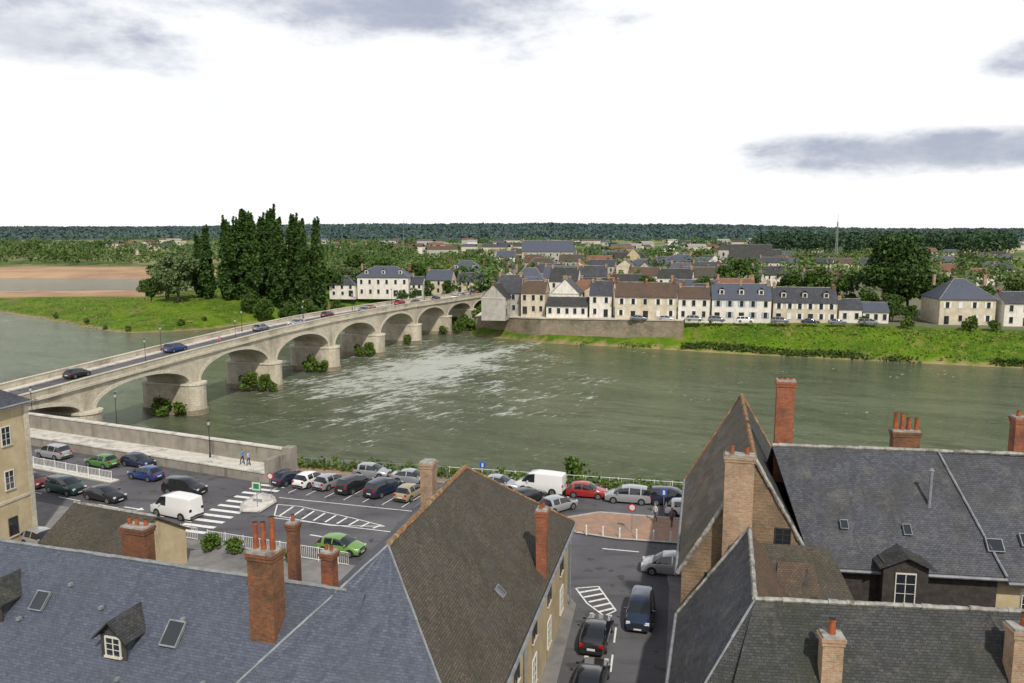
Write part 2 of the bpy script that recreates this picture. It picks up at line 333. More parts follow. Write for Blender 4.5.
def m_water():
    m,nt,b=newmat('river_water'); v=coord(nt)
    def rotmap(deg,loc,sc):
        a=N(nt,'ShaderNodeMapping'); nt.links.new(v,a.inputs[0]); a.inputs['Rotation'].default_value=(0,0,math.radians(deg))
        a2=N(nt,'ShaderNodeMapping'); nt.links.new(a.outputs[0],a2.inputs[0]); a2.inputs['Location'].default_value=(-loc[0]*sc[0],-loc[1]*sc[1],0); a2.inputs['Scale'].default_value=(*sc,1 if loc==(0,0) else 0); return a2.outputs[0]
    n1=noise(nt,rotmap(24,(0,0),(.6,1.5)),1.0,8,.75)
    n2=noise(nt,rotmap(24,(0,0),(.3,1)),.2,7,.7)
    big=ramp(nt,noise(nt,rotmap(24,(0,0),(.3,1)),.03,8,.7),.38,.62)
    col=mixc(nt,big,(.078,.098,.05),(.125,.145,.085))
    col=mixc(nt,ramp(nt,n2,.45,.64),col,(.06,.074,.04))
    col=mixc(nt,ramp(nt,n1,.5,.7),col,(.17,.185,.13))
    def blob(mp):
        l=N(nt,'ShaderNodeVectorMath',operation='LENGTH'); nt.links.new(mp,l.inputs[0])
        r=N(nt,'ShaderNodeMapRange'); nt.links.new(l.outputs['Value'],r.inputs[0]); r.inputs[1].default_value=1; r.inputs[2].default_value=.05; return r.outputs[0]
    def mx(a,b2,op='MAXIMUM'):
        q=N(nt,'ShaderNodeMath',operation=op)
        for i_,vv in enumerate((a,b2)):
            if hasattr(vv,'is_linked'): nt.links.new(vv,q.inputs[i_])
            else: q.inputs[i_].default_value=vv
        return q.outputs[0]
    # shallow weir running diagonally across the stream, with broken water around it
    weir=blob(rotmap(-57.7,(155,112),(1/52,1/9)))
    weir2=mx(blob(rotmap(-75,(158,55),(1/40,1/9))),.8,'MULTIPLY')
    broad=mx(blob(rotmap(0,(-20,176),(1/44,1/70))),.8,'MULTIPLY')
    rap=mx(mx(weir,weir2),broad)
    fo=noise(nt,rotmap(-50,(0,0),(.4,1.3)),.75,10,.8)
    pt=noise(nt,v,.07,5,.65)
    s=mx(mx(fo,mx(rap,.31,'MULTIPLY'),'ADD'),mx(mx(pt,.5,'SUBTRACT'),.5,'MULTIPLY'),'ADD')
    foam=ramp(nt,s,.62,.76)
    col=mixc(nt,mx(foam,.85,'MULTIPLY'),col,(.58,.6,.54))
    nt.links.new(col,b.inputs['Base Color']); b.inputs['IOR'].default_value=1.33
    b.inputs['Specular IOR Level'].default_value=.5
    rr=N(nt,'ShaderNodeMapRange'); nt.links.new(foam,rr.inputs[0]); rr.inputs[3].default_value=.1; rr.inputs[4].default_value=.6; nt.links.new(rr.outputs[0],b.inputs['Roughness'])
    h=mx(mx(n1,mx(n2,1.2,'MULTIPLY'),'ADD'),mx(fo,mx(rap,2.5,'MULTIPLY'),'MULTIPLY'),'ADD')
    bump(nt,b,h,.9,.45); return m
w=MB(); M['water']=m_water(); w.face([(-9000,-3000,-4.5),(9000,-3000,-4.5),(9000,2000,-4.5),(-9000,2000,-4.5)],'water'); w.done('river_water')
# ---------------------------------------------------------------- foliage
def quads(C,S):
    n=len(C); a=NR.normal(size=(n,3)); a/=np.linalg.norm(a,axis=1)[:,None]; b=NR.normal(size=(n,3)); b-=a*(a*b).sum(1)[:,None]; b/=np.linalg.norm(b,axis=1)[:,None]
    a*=S[:,None]*.5; b*=(S*NR.uniform(.55,1,n))[:,None]*.5
    V=np.stack([C-a-b,C+a-b*.4,C+a*.7+b,C-a*.6+b*.9],1).reshape(-1,3); return V,np.arange(4*n).reshape(-1,4)
def ell(n,c,r,shell=.55):
    d=NR.normal(size=(n,3)); d/=np.linalg.norm(d,axis=1)[:,None]; rad=NR.uniform(shell,1.05,n)**.8
    return np.array(c)+d*rad[:,None]*np.array(r)
def tree_mesh(name,kind,H,Wd,leafm,nq,ls):
    mb=MB(); C=[]
    if kind=='poplar':
        mb.tube((0,0,-.5),(0,0,H*.85),Wd*.045,'bark',8,.05)
        nl=18
        for k in range(nl):
            t=(k+.5)/nl; rr=Wd*.5*min(1,.55+t*3)*(1-.76*t**2.2)
            for q in range(4):
                a=R.uniform(0,6.28); o=rr*R.uniform(.25,.75)
                p=(o*math.cos(a),o*math.sin(a),H*(.04+.9*t)+R.uniform(-1.2,1.2)); C.append(ell(nq//(nl*4),p,(rr*.42,rr*.42,H*R.uniform(.05,.1)),.3))
                if q==0: mb.tube((0,0,p[2]-H*.06),p,.09,'bark',4,.03)
    else:
        th=H*.22; mb.tube((0,0,-.5),(0,0,th),Wd*.035,'bark',8,Wd*.025)
        nl=22
        for k in range(nl):
            a=k*2.4+R.uniform(-.3,.3); t=R.random(); zz=th+(H-th)*(.12+.78*t); pr=math.sqrt(max(.05,1-((t-.42)/.62)**2))
            rad=Wd*.5*pr*R.uniform(.25,.85); p=(rad*math.cos(a),rad*math.sin(a),zz); lr=Wd*R.uniform(.12,.23)
            C.append(ell(nq//nl,p,(lr,lr,lr*.8),.5)); mb.tube((0,0,th*R.uniform(.7,1.4)),p,Wd*.013,'bark',5,.03)
    C=np.concatenate(C); V,F=quads(C,NR.uniform(.6,1.3,len(C))*ls)
    nb=len(mb.v); n0=len(mb.f)
    me=bpy.data.meshes.new(name)
    me.from_pydata(mb.v+[tuple(q) for q in V],[],mb.f+[tuple(q) for q in (F+nb).tolist()])
    me.materials.append(M['bark']); me.materials.append(leafm); mi=np.ones(len(me.polygons),dtype=np.int32); mi[:n0]=0; me.polygons.foreach_set('material_index',mi)
    return me
def put(name,me,x,y,s=1,z=None,rot=None,sz=1):
    o=link(bpy.data.objects.new(name,me)); zz=float(height(x,y)) if z is None else z
    o.location=(x,y,zz-.1); o.scale=(s,s,s*sz); o.rotation_euler=(0,0,R.uniform(0,6.28) if rot is None else rot); return o
pops=[tree_mesh('poplar_tree','poplar',30,7.8,M['leaf_d'],4400,1.05) for _ in range(4)]
brd=[tree_mesh('broadleaf_tree','b',14,12,M['leaf_m'],3000,.85) for _ in range(3)]
wil=[tree_mesh('willow_tree','b',14,14,M['leaf_w'],4000,.85)]
big=tree_mesh('lime_tree','b',23,17,M['leaf_d'],8000,.9)
bsh=[tree_mesh('bush','b',3,3.6,M['leaf_b'],700,.45) for _ in range(3)]
for px_,py_,s in [(-112,287,.76),(-107.5,283,.85),(-103,289,.9),(-99.5,281,.97),(-95.5,287,1.02),(-91,281,1.05),(-86.5,288,1.04),(-82,281,.97),(-78,287,1.03),(-74,283,.93),(-69.5,288,.92),(-101,295,.93),(-88,296,1.05),(-80,297,1.0),(-93,300,.98),(-72,297,.95),(-84,291,1.0),(-97,292,.98),(-76,292,.97)]:
    put('poplar_tree',pops[R.randrange(4)],px_,py_,s*R.uniform(.96,1.03))
put('willow_tree',wil[0],-117,280,1.2); put('willow_tree',wil[0],-124,288,1.0); put('willow_tree',wil[0],-62,300,.85); put('willow_tree',wil[0],-56,306,.8)
for p in [(-66,296,.8),(-50,312,1),(-84,271,.62),(-77,274,.55),(-90,272,.5),(-71,277,.7),(-60,312,1.1),(-32,300,.45),(-40,294,.5),(-24,299,.45),(-46,300,.6),(-130,300,.8),(-140,310,.7),(-63,287,.5),(-36,296,.4),(-30,318,.7),(-38,322,.8),(-20,322,.7),(-8,300,.6),(-4,290,.5),(-12,292,.45)]: put('broadleaf_tree',brd[R.randrange(3)],*p)
put('lime_tree',big,106,222,1.0); put('lime_tree',big,114,230,.85)
for p in [(96,216,.6),(101,213,.55),(118,224,.7),(70,262,.9),(88,250,.8),(80,280,1),(124,232,.8),(134,226,.6),(100,209,.4),(104,208,.35),(60,250,.7),(26,240,.6),(44,262,.7),(130,215,.6),(140,222,.8),(97,232,.8),(92,240,.9),(145,214,.6)]: put('broadleaf_tree',brd[R.randrange(3)],*p)
for p in [(-16,241,1.2),(-13,246,1.3),(-10,250,1.6),(-15,254,1.5),(-19,258,1.1),(99,199,1),(112,194,1.2),(117,193,.9),(128,188,1.2),(90,203,.9),(135,184,1),(-118,244,.6),(-128,250,.5),(-140,262,.7),(-104,250,.7),(-99,256,.5),(-160,279,.6)]: put('bush',bsh[R.randrange(3)],p[0],p[1],p[2],z=max(-4.6,float(height(p[0],p[1]))))
put('bush',bsh[0],6.6,82.5,.8,z=-1.1,sz=1.4)
def mass(name,pts,hs,ws,k,qs,mat):
    n=len(pts); c=np.repeat(pts,k,0); H=np.repeat(hs,k); W=np.repeat(ws,k)
    d=NR.normal(size=(n*k,3)); d[:,2]=np.abs(d[:,2])*1.1-.25; d/=np.linalg.norm(d,axis=1)[:,None]; r=NR.uniform(.7,1.05,n*k)
    C=c+np.stack([d[:,0]*W*.5*r,d[:,1]*W*.5*r,H*(.45+.5*d[:,2]*r)],1)
    V,F=quads(C,NR.uniform(.6,1.4,n*k)*np.repeat(qs,k)); npmesh(name,V,F,[mat])
def scatter(n,x0,x1,y0,y1,keep=None):
    x=NR.uniform(x0,x1,n);y=NR.uniform(y0,y1,n)
    k=np.ones(n,bool) if keep is None else keep(x,y)
    x,y=x[k],y[k]; return np.stack([x,y,height(x,y)],1)
def clus(x,y,s,t): return wob(x,y,s)+NR.uniform(-.35,.35,len(x))>t
A=scatter(760,-700,-60,655,900,lambda x,y:clus(x,y,40,-.25)&(x<-.12*y))
mass('riverside_trees',A,NR.uniform(8,19,len(A)),NR.uniform(8,15,len(A)),64,np.full(len(A),1.8),M['leaf_far'])
A=scatter(400,-160,60,330,640,lambda x,y:clus(x,y,30,-.15)&(x<-.02*y-10))
mass('island_trees',A,NR.uniform(6,12,len(A)),NR.uniform(7,13,len(A)),80,np.full(len(A),1.35),M['leaf_far'])
A=scatter(1200,-20,320,280,720,lambda x,y:clus(x,y,25,-.15))
mass('town_trees',A,NR.uniform(6,12,len(A)),NR.uniform(6,12,len(A)),52,np.full(len(A),1.35),M['leaf_far'])
A=scatter(2600,-1700,1700,700,2300,lambda x,y:clus(x,y,75,.12)&(abs(x)<.75*y+60))
mass('distant_trees',A,NR.uniform(6,13,len(A)),NR.uniform(12,24,len(A)),38,np.full(len(A),2.9),M['leaf_plain'])
A=scatter(1400,230,640,740,1000,lambda x,y:(x>.31*y+NR.uniform(-10,10,len(x)))&(x<.62*y))
mass('distant_forest',A,NR.uniform(18,26,len(A)),NR.uniform(12,18,len(A)),52,np.full(len(A),2.5),M['leaf_forest'])
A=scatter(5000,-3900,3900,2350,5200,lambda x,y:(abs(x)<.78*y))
mass('hill_woods',A,NR.uniform(9,18,len(A)),NR.uniform(40,75,len(A)),26,np.full(len(A),9.5),M['leaf_hill_haze'])
shore=[((44,206),(70.9,194.6)),((70.9,194.6),(91.8,187)),((91.8,187),(115.8,178.6)),((115.8,178.6),(160,160))]
def shorepts(dens,o0,o1):
    gx=[]
    for (ax,ay),(bx,by) in shore:
        L=math.hypot(bx-ax,by-ay); n=int(L*dens); t=NR.random(n); o=NR.uniform(o0,o1,n); nx_,ny_=-(by-ay)/L,(bx-ax)/L
        gx.append(np.stack([ax+(bx-ax)*t+nx_*o, ay+(by-ay)*t+ny_*o],1))
    return np.concatenate(gx)
P=shorepts(55,.6,14); P2=np.stack([NR.uniform(-200,-85,9000),NR.uniform(242,345,9000)],1); dd=sdist(FP,P2[:,0],P2[:,1]); P2=P2[(dd>1)]
P=np.concatenate([P,P2]); C=np.stack([P[:,0],P[:,1],height(P[:,0],P[:,1])+.05],1); V2,F2=quads(C,NR.uniform(.25,.65,len(C))); npmesh('bank_grass',V2,F2,[M['grassc']])
P=shorepts(50,-.3,1.5); P=P[wob(P[:,0],P[:,1],4)+NR.uniform(-.3,.3,len(P))>-.2]; C=np.stack([P[:,0],P[:,1],np.maximum(height(P[:,0],P[:,1]),-4.5)+NR.uniform(0,.6,len(P))],1); V2,F2=quads(C,NR.uniform(.3,.7,len(C))); npmesh('waterside_reeds',V2,F2,[M['reed']])
t=NR.random(4200); hh=.55+.45*np.sin(t*37)*np.sin(t*91+1); C=np.stack([-24+41*t,86.5-9.2*t+NR.uniform(-.8,1.0,4200),NR.uniform(-.2,1,4200)*(.5+hh)],1); V2,F2=quads(C,NR.uniform(.15,.4,len(C))); npmesh('riverside_hedge',V2,F2,[M['leaf_b']])
# ---------------------------------------------------------------- bridge
BO=(-53.5,132.9); BA=math.degrees(math.atan2(.9547,.2976)); SP=22.6
def pz(s): return float(np.interp(s,[-70,-33,0,22.6,45,68,90,113,135,158,200,240],[4.0,5.2,6.5,7.2,7.5,7.3,6.9,6.2,5.6,5.2,4.0,3.8]))
BW=8.6
br=empty('stone_arch_bridge')
b=MB(BO,BA); T=2.8; SPR=.9; ZB=-9
rise=3.9
def arch(k,u):
    top=min(SPR+rise,pz((k+.5)*SP)-2.2); return SPR+(top-SPR)*math.sqrt(max(0,1-(2*u-1)**2))
nseg=22
for k in range(-3,7):
    s0=k*SP+T/2; s1=(k+1)*SP-T/2
    for i in range(nseg):
        th0=math.pi*i/nseg; th1=math.pi*(i+1)/nseg
        u0=(1-math.cos(th0))/2;u1=(1-math.cos(th1))/2; a=s0+(s1-s0)*u0;c=s0+(s1-s0)*u1; za=arch(k,u0);zc=arch(k,u1)
        ta=pz(a)-1.25;tc=pz(c)-1.25
        b.face([(a,0,za),(c,0,zc),(c,0,tc),(a,0,ta)],'stone'); b.face([(c,BW,zc),(a,BW,za),(a,BW,ta),(c,BW,tc)],'stone')
        b.face([(a,0,za),(a,BW,za),(c,BW,zc),(c,0,zc)],'stone')
        cx=(s0+s1)/2; 
        def off(s,z,d):
            vx,vz=(s-cx)/((s1-s0)/2)**2,(z-SPR)/max(.1,(arch(k,.5)-SPR))**2; l=math.hypot(vx,vz) or 1; return s+vx/l*d,z+vz/l*d
        a2,za2=off(a,za,.55);c2,zc2=off(c,zc,.55); yy=-.07
        b.face([(a,yy,za),(c,yy,zc),(c2,yy,zc2),(a2,yy,za2)],'stone_lt'); b.face([(a2,yy,za2),(c2,yy,zc2),(c2,0,zc2),(a2,0,za2)],'stone_lt')
        b.face([(c,yy,zc),(a,yy,za),(a,0.01,za),(c,.01,zc)],'stone_lt')
for k in range(-3,8):
    s=k*SP; e0=s-T/2;e1=s+T/2
    if k==7: e1=s+42; 
    n=8
    for i in range(n):
        a=e0+(e1-e0)*i/n;c=e0+(e1-e0)*(i+1)/n
        b.face([(a,0,ZB),(c,0,ZB),(c,0,pz(c)-1.25),(a,0,pz(a)-1.25)],'stone'); b.face([(c,BW,ZB),(a,BW,ZB),(a,BW,pz(a)-1.25),(c,BW,pz(c)-1.25)],'stone')
    for e in (e0,e1): b.face([(e,0,ZB),(e,BW,ZB),(e,BW,SPR),(e,0,SPR)],'stone')
b.done('spandrel_walls_and_arches',br)
b=MB(BO,BA)
for k in range(-3,8):
    s=k*SP; h=2.1
    def outline(h,ext):
        pts=[]
        for i in range(9):
            a=math.pi*i/8; pts.append((s-h*math.cos(a),-ext-h*.9*math.sin(a)+.7))
        for i in range(9):
            a=math.pi*i/8; pts.append((s+h*math.cos(a),BW+ext+h*.9*math.sin(a)-.7))
        return pts
    b.prism(outline(h+.25,.4),ZB,-3.6,'quay'); b.prism(outline(h,.4),-3.6,.55,'stone'); b.prism(outline(h+.16,.4),.55,.88,'stone_lt')
b.done('piers',br)
b=MB(BO,BA); seg=np.arange(-68,240,4)
for a,c in zip(seg[:-1],seg[1:]):
    za,zc=pz(a),pz(c)
    def strip(y0,y1,d0,d1,m,mt=None):
        b.face([(a,y0,za+d0),(c,y0,zc+d0),(c,y0,zc+d1),(a,y0,za+d1)],m); b.face([(c,y1,zc+d0),(a,y1,za+d0),(a,y1,za+d1),(c,y1,zc+d1)],m); b.face([(a,y0,za+d1),(c,y0,zc+d1),(c,y1,zc+d1),(a,y1,za+d1)],mt or m); b.face([(a,y1,za+d0),(c,y1,zc+d0),(c,y0,zc+d0),(a,y0,za+d0)],m)
    strip(-.35,.3,-1.3,-.95,'stone_lt'); strip(BW-.3,BW+.35,-1.3,-.95,'stone_lt')
    strip(-.1,.22,-.95,-.12,'stone'); strip(-.18,.3,-.12,0,'stone_lt')
    strip(BW-.22,BW+.1,-.95,-.12,'stone'); strip(BW-.3,BW+.18,-.12,0,'stone_lt')
    strip(.3,1.6,-1.2,-.86,'pave'); strip(BW-1.6,BW-.3,-1.2,-.86,'pave')
    b.face([(a,1.6,za-1),(c,1.6,zc-1),(c,BW-1.6,zc-1),(a,BW-1.6,za-1)],'asph')
b.done('deck_and_parapets',br)
def bpt(s,w,dz=0):
    a=math.radians(BA); return (BO[0]+s*math.cos(a)-w*math.sin(a),BO[1]+s*math.sin(a)+w*math.cos(a),pz(s)+dz)
for k,off_,w_,sc_ in [(0,-3,1,.8),(0,-3.8,4,.95),(1,-3,0,.9),(1,-4,2.6,1.1),(1,-3,-1.8,.55),(2,-3,.5,.85),(2,-4,3,1.0),(3,-3,1,.85),(3,-4,3.5,.8),(4,-3,1,.7),(5,-3,0,.9),(-1,3.2,-1,.9)]:
    p=bpt(k*SP+off_,w_); put('bush',bsh[R.randrange(3)],p[0],p[1],sc_,z=-4.6,sz=R.uniform(1,1.5))
# ---------------------------------------------------------------- quays
q=MB(); 
def along(p,q_,o):
    dx,dy=q_[0]-p[0],q_[1]-p[1];L=math.hypot(dx,dy);nx_,ny_=-dy/L,dx/L
    return [(p[0]+nx_*o,p[1]+ny_*o),(q_[0]+nx_*o,q_[1]+ny_*o)]
A0=(-150,136.6);A1=(-25.8,80.8)
o1=along(A0,A1,3.2);o2=along(A0,A1,3.65)
q.prism([A0,A1,o1[1],o1[0]],-.5,1.0,'pave','wallgrey'); 
e=along(A0,A1,-.08);e2=along(A0,A1,.35); q.prism([e[0],e[1],e2[1],e2[0]],1.0,1.14,'pave')
q.done('riverside_promenade')
q=MB(); q.prism([o1[0],o1[1],o2[1],o2[0]],-9,2.75,'wallgrey'); c1=along(A0,A1,3.1);c2=along(A0,A1,3.75); q.prism([c1[0],c1[1],c2[1],c2[0]],2.75,2.9,'pave')
q.prism([A1,(A1[0]+.5,A1[1]-.2),(o2[1][0]+.5,o2[1][1]-.2),o2[1]],-1,2.5,'wallgrey'); q.prism([(o1[1][0]-.2,o1[1][1]-.3),(o1[1][0]+.9,o1[1][1]-.7),(o1[1][0]+1.2,o1[1][1]+.5),(o1[1][0]+.2,o1[1][1]+.7)],-2,3.1,'wallgrey','wallgrey')
q.done('parapet_wall')
q=MB()
pts=[(-11,240,1.0),(8,223,2.1),(28,215.6,2.6),(45,209,3.0)]
for (ax,ay,az),(bx,by,bz) in zip(pts[:-1],pts[1:]):
    q.face([(ax,ay,-6),(bx,by,-6),(bx,by,bz),(ax,ay,az)],'quay'); q.face([(ax,ay,min(az,2.55)),(bx,by,min(bz,2.55)),(bx+4,by+14,2.55),(ax+4,ay+14,2.55)],'pave')
    q.face([(ax-.1,ay-.2,az-.25),(bx-.1,by-.2,bz-.25),(bx-.1,by-.2,bz+.1),(ax-.1,ay-.2,az+.1)],'stone'); q.face([(ax-.1,ay-.2,az+.1),(bx-.1,by-.2,bz+.1),(bx+.3,by+.4,bz+.1),(ax+.3,ay+.4,az+.1)],'stone_lt')
q.face([(45,209,-6),(49,222,-6),(49,222,3.0),(45,209,3.0)],'quay')
q.done('levee_wall')
t=NR.random(2600); bx_=-11+57*t; by_=np.interp(bx_,[-11,8,28,45],[240,223,215.6,209])-NR.uniform(1.6,3.8,2600); keep=wob(bx_,by_,5)+NR.uniform(-.3,.3,2600)>.0
C=np.stack([bx_,by_,np.maximum(height(bx_,by_),-4.5)*.6-4.5*.4+NR.uniform(0,.6,2600)],1)[keep]; V2,F2=quads(C,NR.uniform(.25,.6,len(C))); npmesh('levee_foot_vegetation',V2,F2,[M['leaf_b']])
# ---------------------------------------------------------------- near roads
rd=MB(); rd.face([(-150,136.6,0),(-150,30,0),(150,10,0),(150,44.8,0),(17.9,75.6,0),(-6.7,81.2,0),(-24.6,85,0),(-25.8,80.8,0)],'asph'); rd.done('quay_road')
def quadline(mb,p,q_,wd,mat='paint',z=.005):
    dx,dy=q_[0]-p[0],q_[1]-p[1];L=math.hypot(dx,dy) or 1;nx_,ny_=-dy/L*wd/2,dx/L*wd/2
    mb.face([(p[0]+nx_,p[1]+ny_,z),(p[0]-nx_,p[1]-ny_,z),(q_[0]-nx_,q_[1]-ny_,z),(q_[0]+nx_,q_[1]+ny_,z)],mat)
def dash(mb,p,q_,wd,on,off):
    L=math.hypot(q_[0]-p[0],q_[1]-p[1]);t=0
    while t<L:
        a=t/L;c=min(1,(t+on)/L); quadline(mb,(p[0]+(q_[0]-p[0])*a,p[1]+(q_[1]-p[1])*a),(p[0]+(q_[0]-p[0])*c,p[1]+(q_[1]-p[1])*c),wd); t+=on+off
mk=MB()
for i in range(11):
    t=i/10; cx=-24.9+(-28.3+24.9)*t; cy=79.9+(67.3-79.9)*t
    quadline(mk,(cx-1.6,cy+.5),(cx+1.6,cy-.5),.5)
def outlinep(P,wd=.14):
    for a,c in zip(P,P[1:]+P[:1]): quadline(mk,a,c,wd,z=.009)
che=[(-22.6,74.2),(-20.2,73.6),(-14.8,70.6),(-11.3,68.4),(-16.2,68.6),(-22,71.2)]
outlinep(che,.11)
for i in range(9):
    x0=-21.5+i*1.15; yt=74.0-(x0+22)*.52; yb=71-(x0+22)*.33
    if yt-yb>.3: quadline(mk,(x0,yb+.15),(x0+.6,(yt-.15)),.2)
dash(mk,(-60,83),(-29,69.5),.13,3,2.5); dash(mk,(-10,67.6),(40,55.5),.14,3,3); quadline(mk,(-22,70.6),(-9,66.6),.12); quadline(mk,(-23,76.2),(-2,70.2),.12); dash(mk,(-2,70.2),(12,66.4),.14,1.5,1.3)
for i in range(8): 
    t=i/8; x0=-24.5+t*16; y0=78.3-t*5.6; quadline(mk,(x0,y0),(x0+1.9,y0+4.6),.1)
hz=[(4.7,55.9),(6.4,56.2),(7.2,52.4),(6.3,51.6),(5.3,53.5)]; outlinep(hz,.12)
for i in range(5): quadline(mk,(4.9+i*.27,55.2-i*.75),(6.5+i*.17,55.8-i*.75),.22)
quadline(mk,(-31,68),(-30.2,66),.3); dash(mk,(6.9,50),(5.0,40),.12,2,1.5)
for ax,ay in [(-17.5,66.4),(-37,73.5)]:
    quadline(mk,(ax,ay),(ax+1.6,ay-.6),.18); mk.face([(ax+1.5,ay-.95,.006),(ax+2.3,ay-.85,.006),(ax+1.75,ay-.2,.006)],'paint')
mk.done('road_markings')
def slab(name,P,mat='walk',z=.12): s_=MB(); s_.prism(P,-.05,z,mat,'kerb'); o=s_.done(name); return o
def kerbed(name,P,mat,z=.12):
    s_=MB(); s_.prism(P,-.05,z,mat,'kerb')
    for a,c in zip(P,P[1:]+P[:1]): quadline(s_,a,c,.3,'kerb',z+.004)
    return s_.done(name)
kerbed('traffic_island',[(-26.0,74.3),(-25.2,77.4),(-23.6,76.2),(-22.9,74.6),(-23.6,71.8),(-25.3,71.9)],'pave',.13)
kerbed('gravel_pavement',[(4.6,70.2),(8.2,71.8),(16.1,69.9),(60,59.5),(60,50),(14.9,64.2),(9,65.3),(5.5,66.8)],'pink',.12)
slab('bank_pavement',[(-24.4,84.6),(-6.8,80.9),(17.8,75.3),(60,65.6),(60,68.4),(18,78),(-6.7,83.6),(-24.6,87.2)],'pink',.1)
slab('pavement_north',[(-70,85),(-40,72.2),(-31,66.5),(-25,64.4),(-12,59.6),(-4,57.4),(3.6,56),(4.5,53.2),(2.6,43.4),(0,32),(-40,30),(-70,50)],'walk',.12)
slab('street_pavement',[(12.4,62.5),(11.6,56),(8.9,43.4),(6,32),(12,30),(16,60)],'walk',.12)
slab('median_island',[(-62,90.2),(-61.6,91.2),(-41.4,81.6),(-41.9,80.6)],'pave',.14)
# ---------------------------------------------------------------- houses
def chimney(parent,x,y,z0,z1,w,d,ang,mat='brick',pots=2,ph=.6,name='chimney',cap='mortar',pr=.14):
    c=MB((x,y,0),ang); c.box(-w/2,w/2,-d/2,d/2,z0,z1-.35,mat); c.box(-w/2-.05,w/2+.05,-d/2-.05,d/2+.05,z1-.35,z1-.18,mat); c.box(-w/2-.09,w/2+.09,-d/2-.09,d/2+.09,z1-.18,z1-.04,mat)
    c.box(-w/2-.02,w/2+.02,-d/2-.02,d/2+.02,z1-.04,z1+.06,cap)
    for i in range(pots):
        px=(i+.5)/pots*w-w/2+R.uniform(-.04,.04); h=ph*R.uniform(.75,1.15); yy=R.uniform(-.06,.06)
        c.cyl(px,yy,z1+.06,z1+.06+h*.85,pr,pr*.78,'pot',9); c.cyl(px,yy,z1+.06+h*.85,z1+.06+h,pr*.95,pr*.95,'pot',9,'pot_shade')
    return c.done(name,parent)
def antenna(parent,x,y,z0,z1,ang=20):
    m=MB((x,y,0),ang); m.tube((0,0,z0),(0,0,z1),.02,'grey_m',5); m.tube((-.6,0,z1-.15),(.6,0,z1-.15),.012,'grey_m',4)
    for i in range(7): m.tube((-.54+i*.18,-.24,z1-.15),(-.54+i*.18,.24,z1-.15),.008,'grey_m',4)
    m.done('tv_antenna',parent)
def house(name,x,y,ang,L,W,z0,wh,rh,hip=False,wall='white_w',roof='slate',cols=4,floors=2,shut=None,ch=2,chm='brick_pale',dorm=0,under=1.0):
    e=empty(name); c=math.cos(math.radians(ang));s=math.sin(math.radians(ang))
    b=MB((x,y,z0),ang); b.box(-L/2,L/2,0,W,-under,wh,wall); ov=.35
    if not hip:
        b.face([(-L/2,0,wh),(-L/2,W/2,wh+rh),(-L/2,W,wh)][::-1],wall); b.face([(L/2,0,wh),(L/2,W,wh),(L/2,W/2,wh+rh)],wall)
    b.box(-L/2-.12,L/2+.12,-.12,W+.12,wh-.3,wh-.02,'stone_lt'); b.done('walls',e)
    r=MB((x,y,z0),ang); sl=rh/(W/2); k=.15; ez=wh-ov*sl+k
    if hip:
        hp=min(L/2-.3,W*.45); A=(-L/2-ov,-ov,ez);B=(L/2+ov,-ov,ez);C=(L/2+ov,W+ov,ez);D=(-L/2-ov,W+ov,ez);P=(-L/2+hp,W/2,wh+rh+k);Q=(L/2-hp,W/2,wh+rh+k)
        r.slope(A,B,Q,P,roof,6,3,.03);r.slope(C,D,P,Q,roof,6,3,.03);r.slope(B,C,Q,Q,roof,4,3,.03);r.slope(D,A,P,P,roof,4,3,.03); r.ridge(P,Q,'mortar',.11,1.2)
        for a_,b_ in ((A,P),(B,Q)): r.ridge(a_,b_,'mortar',.08,1.2)
    else:
        P=(-L/2-.15,W/2,wh+rh+k);Q=(L/2+.15,W/2,wh+rh+k)
        r.slope((-L/2-.15,-ov,ez),(L/2+.15,-ov,ez),Q,P,roof,6,3,.03); r.slope((L/2+.15,W+ov,ez),(-L/2-.15,W+ov,ez),P,Q,roof,6,3,.03); r.ridge(P,Q,'mortar',.11,1.2)
    for i in range(dorm):
        dx=-L/2+(i+.5)/dorm*L; y0=W*.12; zz=wh+y0*sl
        r.box(dx-.65,dx+.65,y0,W*.42,zz,zz+1.5,wall); r.window(dx,y0,zz+.35,.75,.95,cross=False)
        r.slope((dx-.85,y0-.2,zz+1.4),(dx,y0-.2,zz+2.1),(dx,W*.5,zz+2.1),(dx-.85,W*.5,zz+1.4),roof,1,1,0,.05); r.slope((dx,y0-.2,zz+2.1),(dx+.85,y0-.2,zz+1.4),(dx+.85,W*.5,zz+1.4),(dx,W*.5,zz+2.1),roof,1,1,0,.05)
    r.done('roof',e)
    if cols:
        w_=MB((x,y,z0),ang); fh=wh/max(1,floors)
        for f in range(floors):
            for i in range(cols):
                xx=-L/2+(i+.5)/cols*L+R.uniform(-.15,.15)
                if f==0 and R.random()<.3: w_.window(xx,0,.1,R.uniform(.95,1.6),2.1,cross=False,frame='wood' if R.random()<.5 else 'frame')
                else:
                    op=R.random()
                    w_.window(xx,0,f*fh+fh*.28,.9,min(1.55,fh*.55),cross=False,shut=shut if op<.75 else None)
                    if op>.9 and shut: w_.box(xx-.45,xx+.45,-.06,-.03,f*fh+fh*.28,f*fh+fh*.28+min(1.55,fh*.55),shut)
        w_.done('windows',e)
    for i in range(ch):
        xx=[-L/2+.5,L/2-.5,0][i%3]; gx_,gy_=x+xx*c-W/2*s,y+xx*s+W/2*c
        chimney(e,gx_,gy_,z0+wh+rh-1.5,z0+wh+rh+R.uniform(.6,1.3),R.uniform(.5,.8),R.uniform(.8,1.5),ang,chm if R.random()<.7 else 'brick_br',2,.4,pr=.11)
    return e
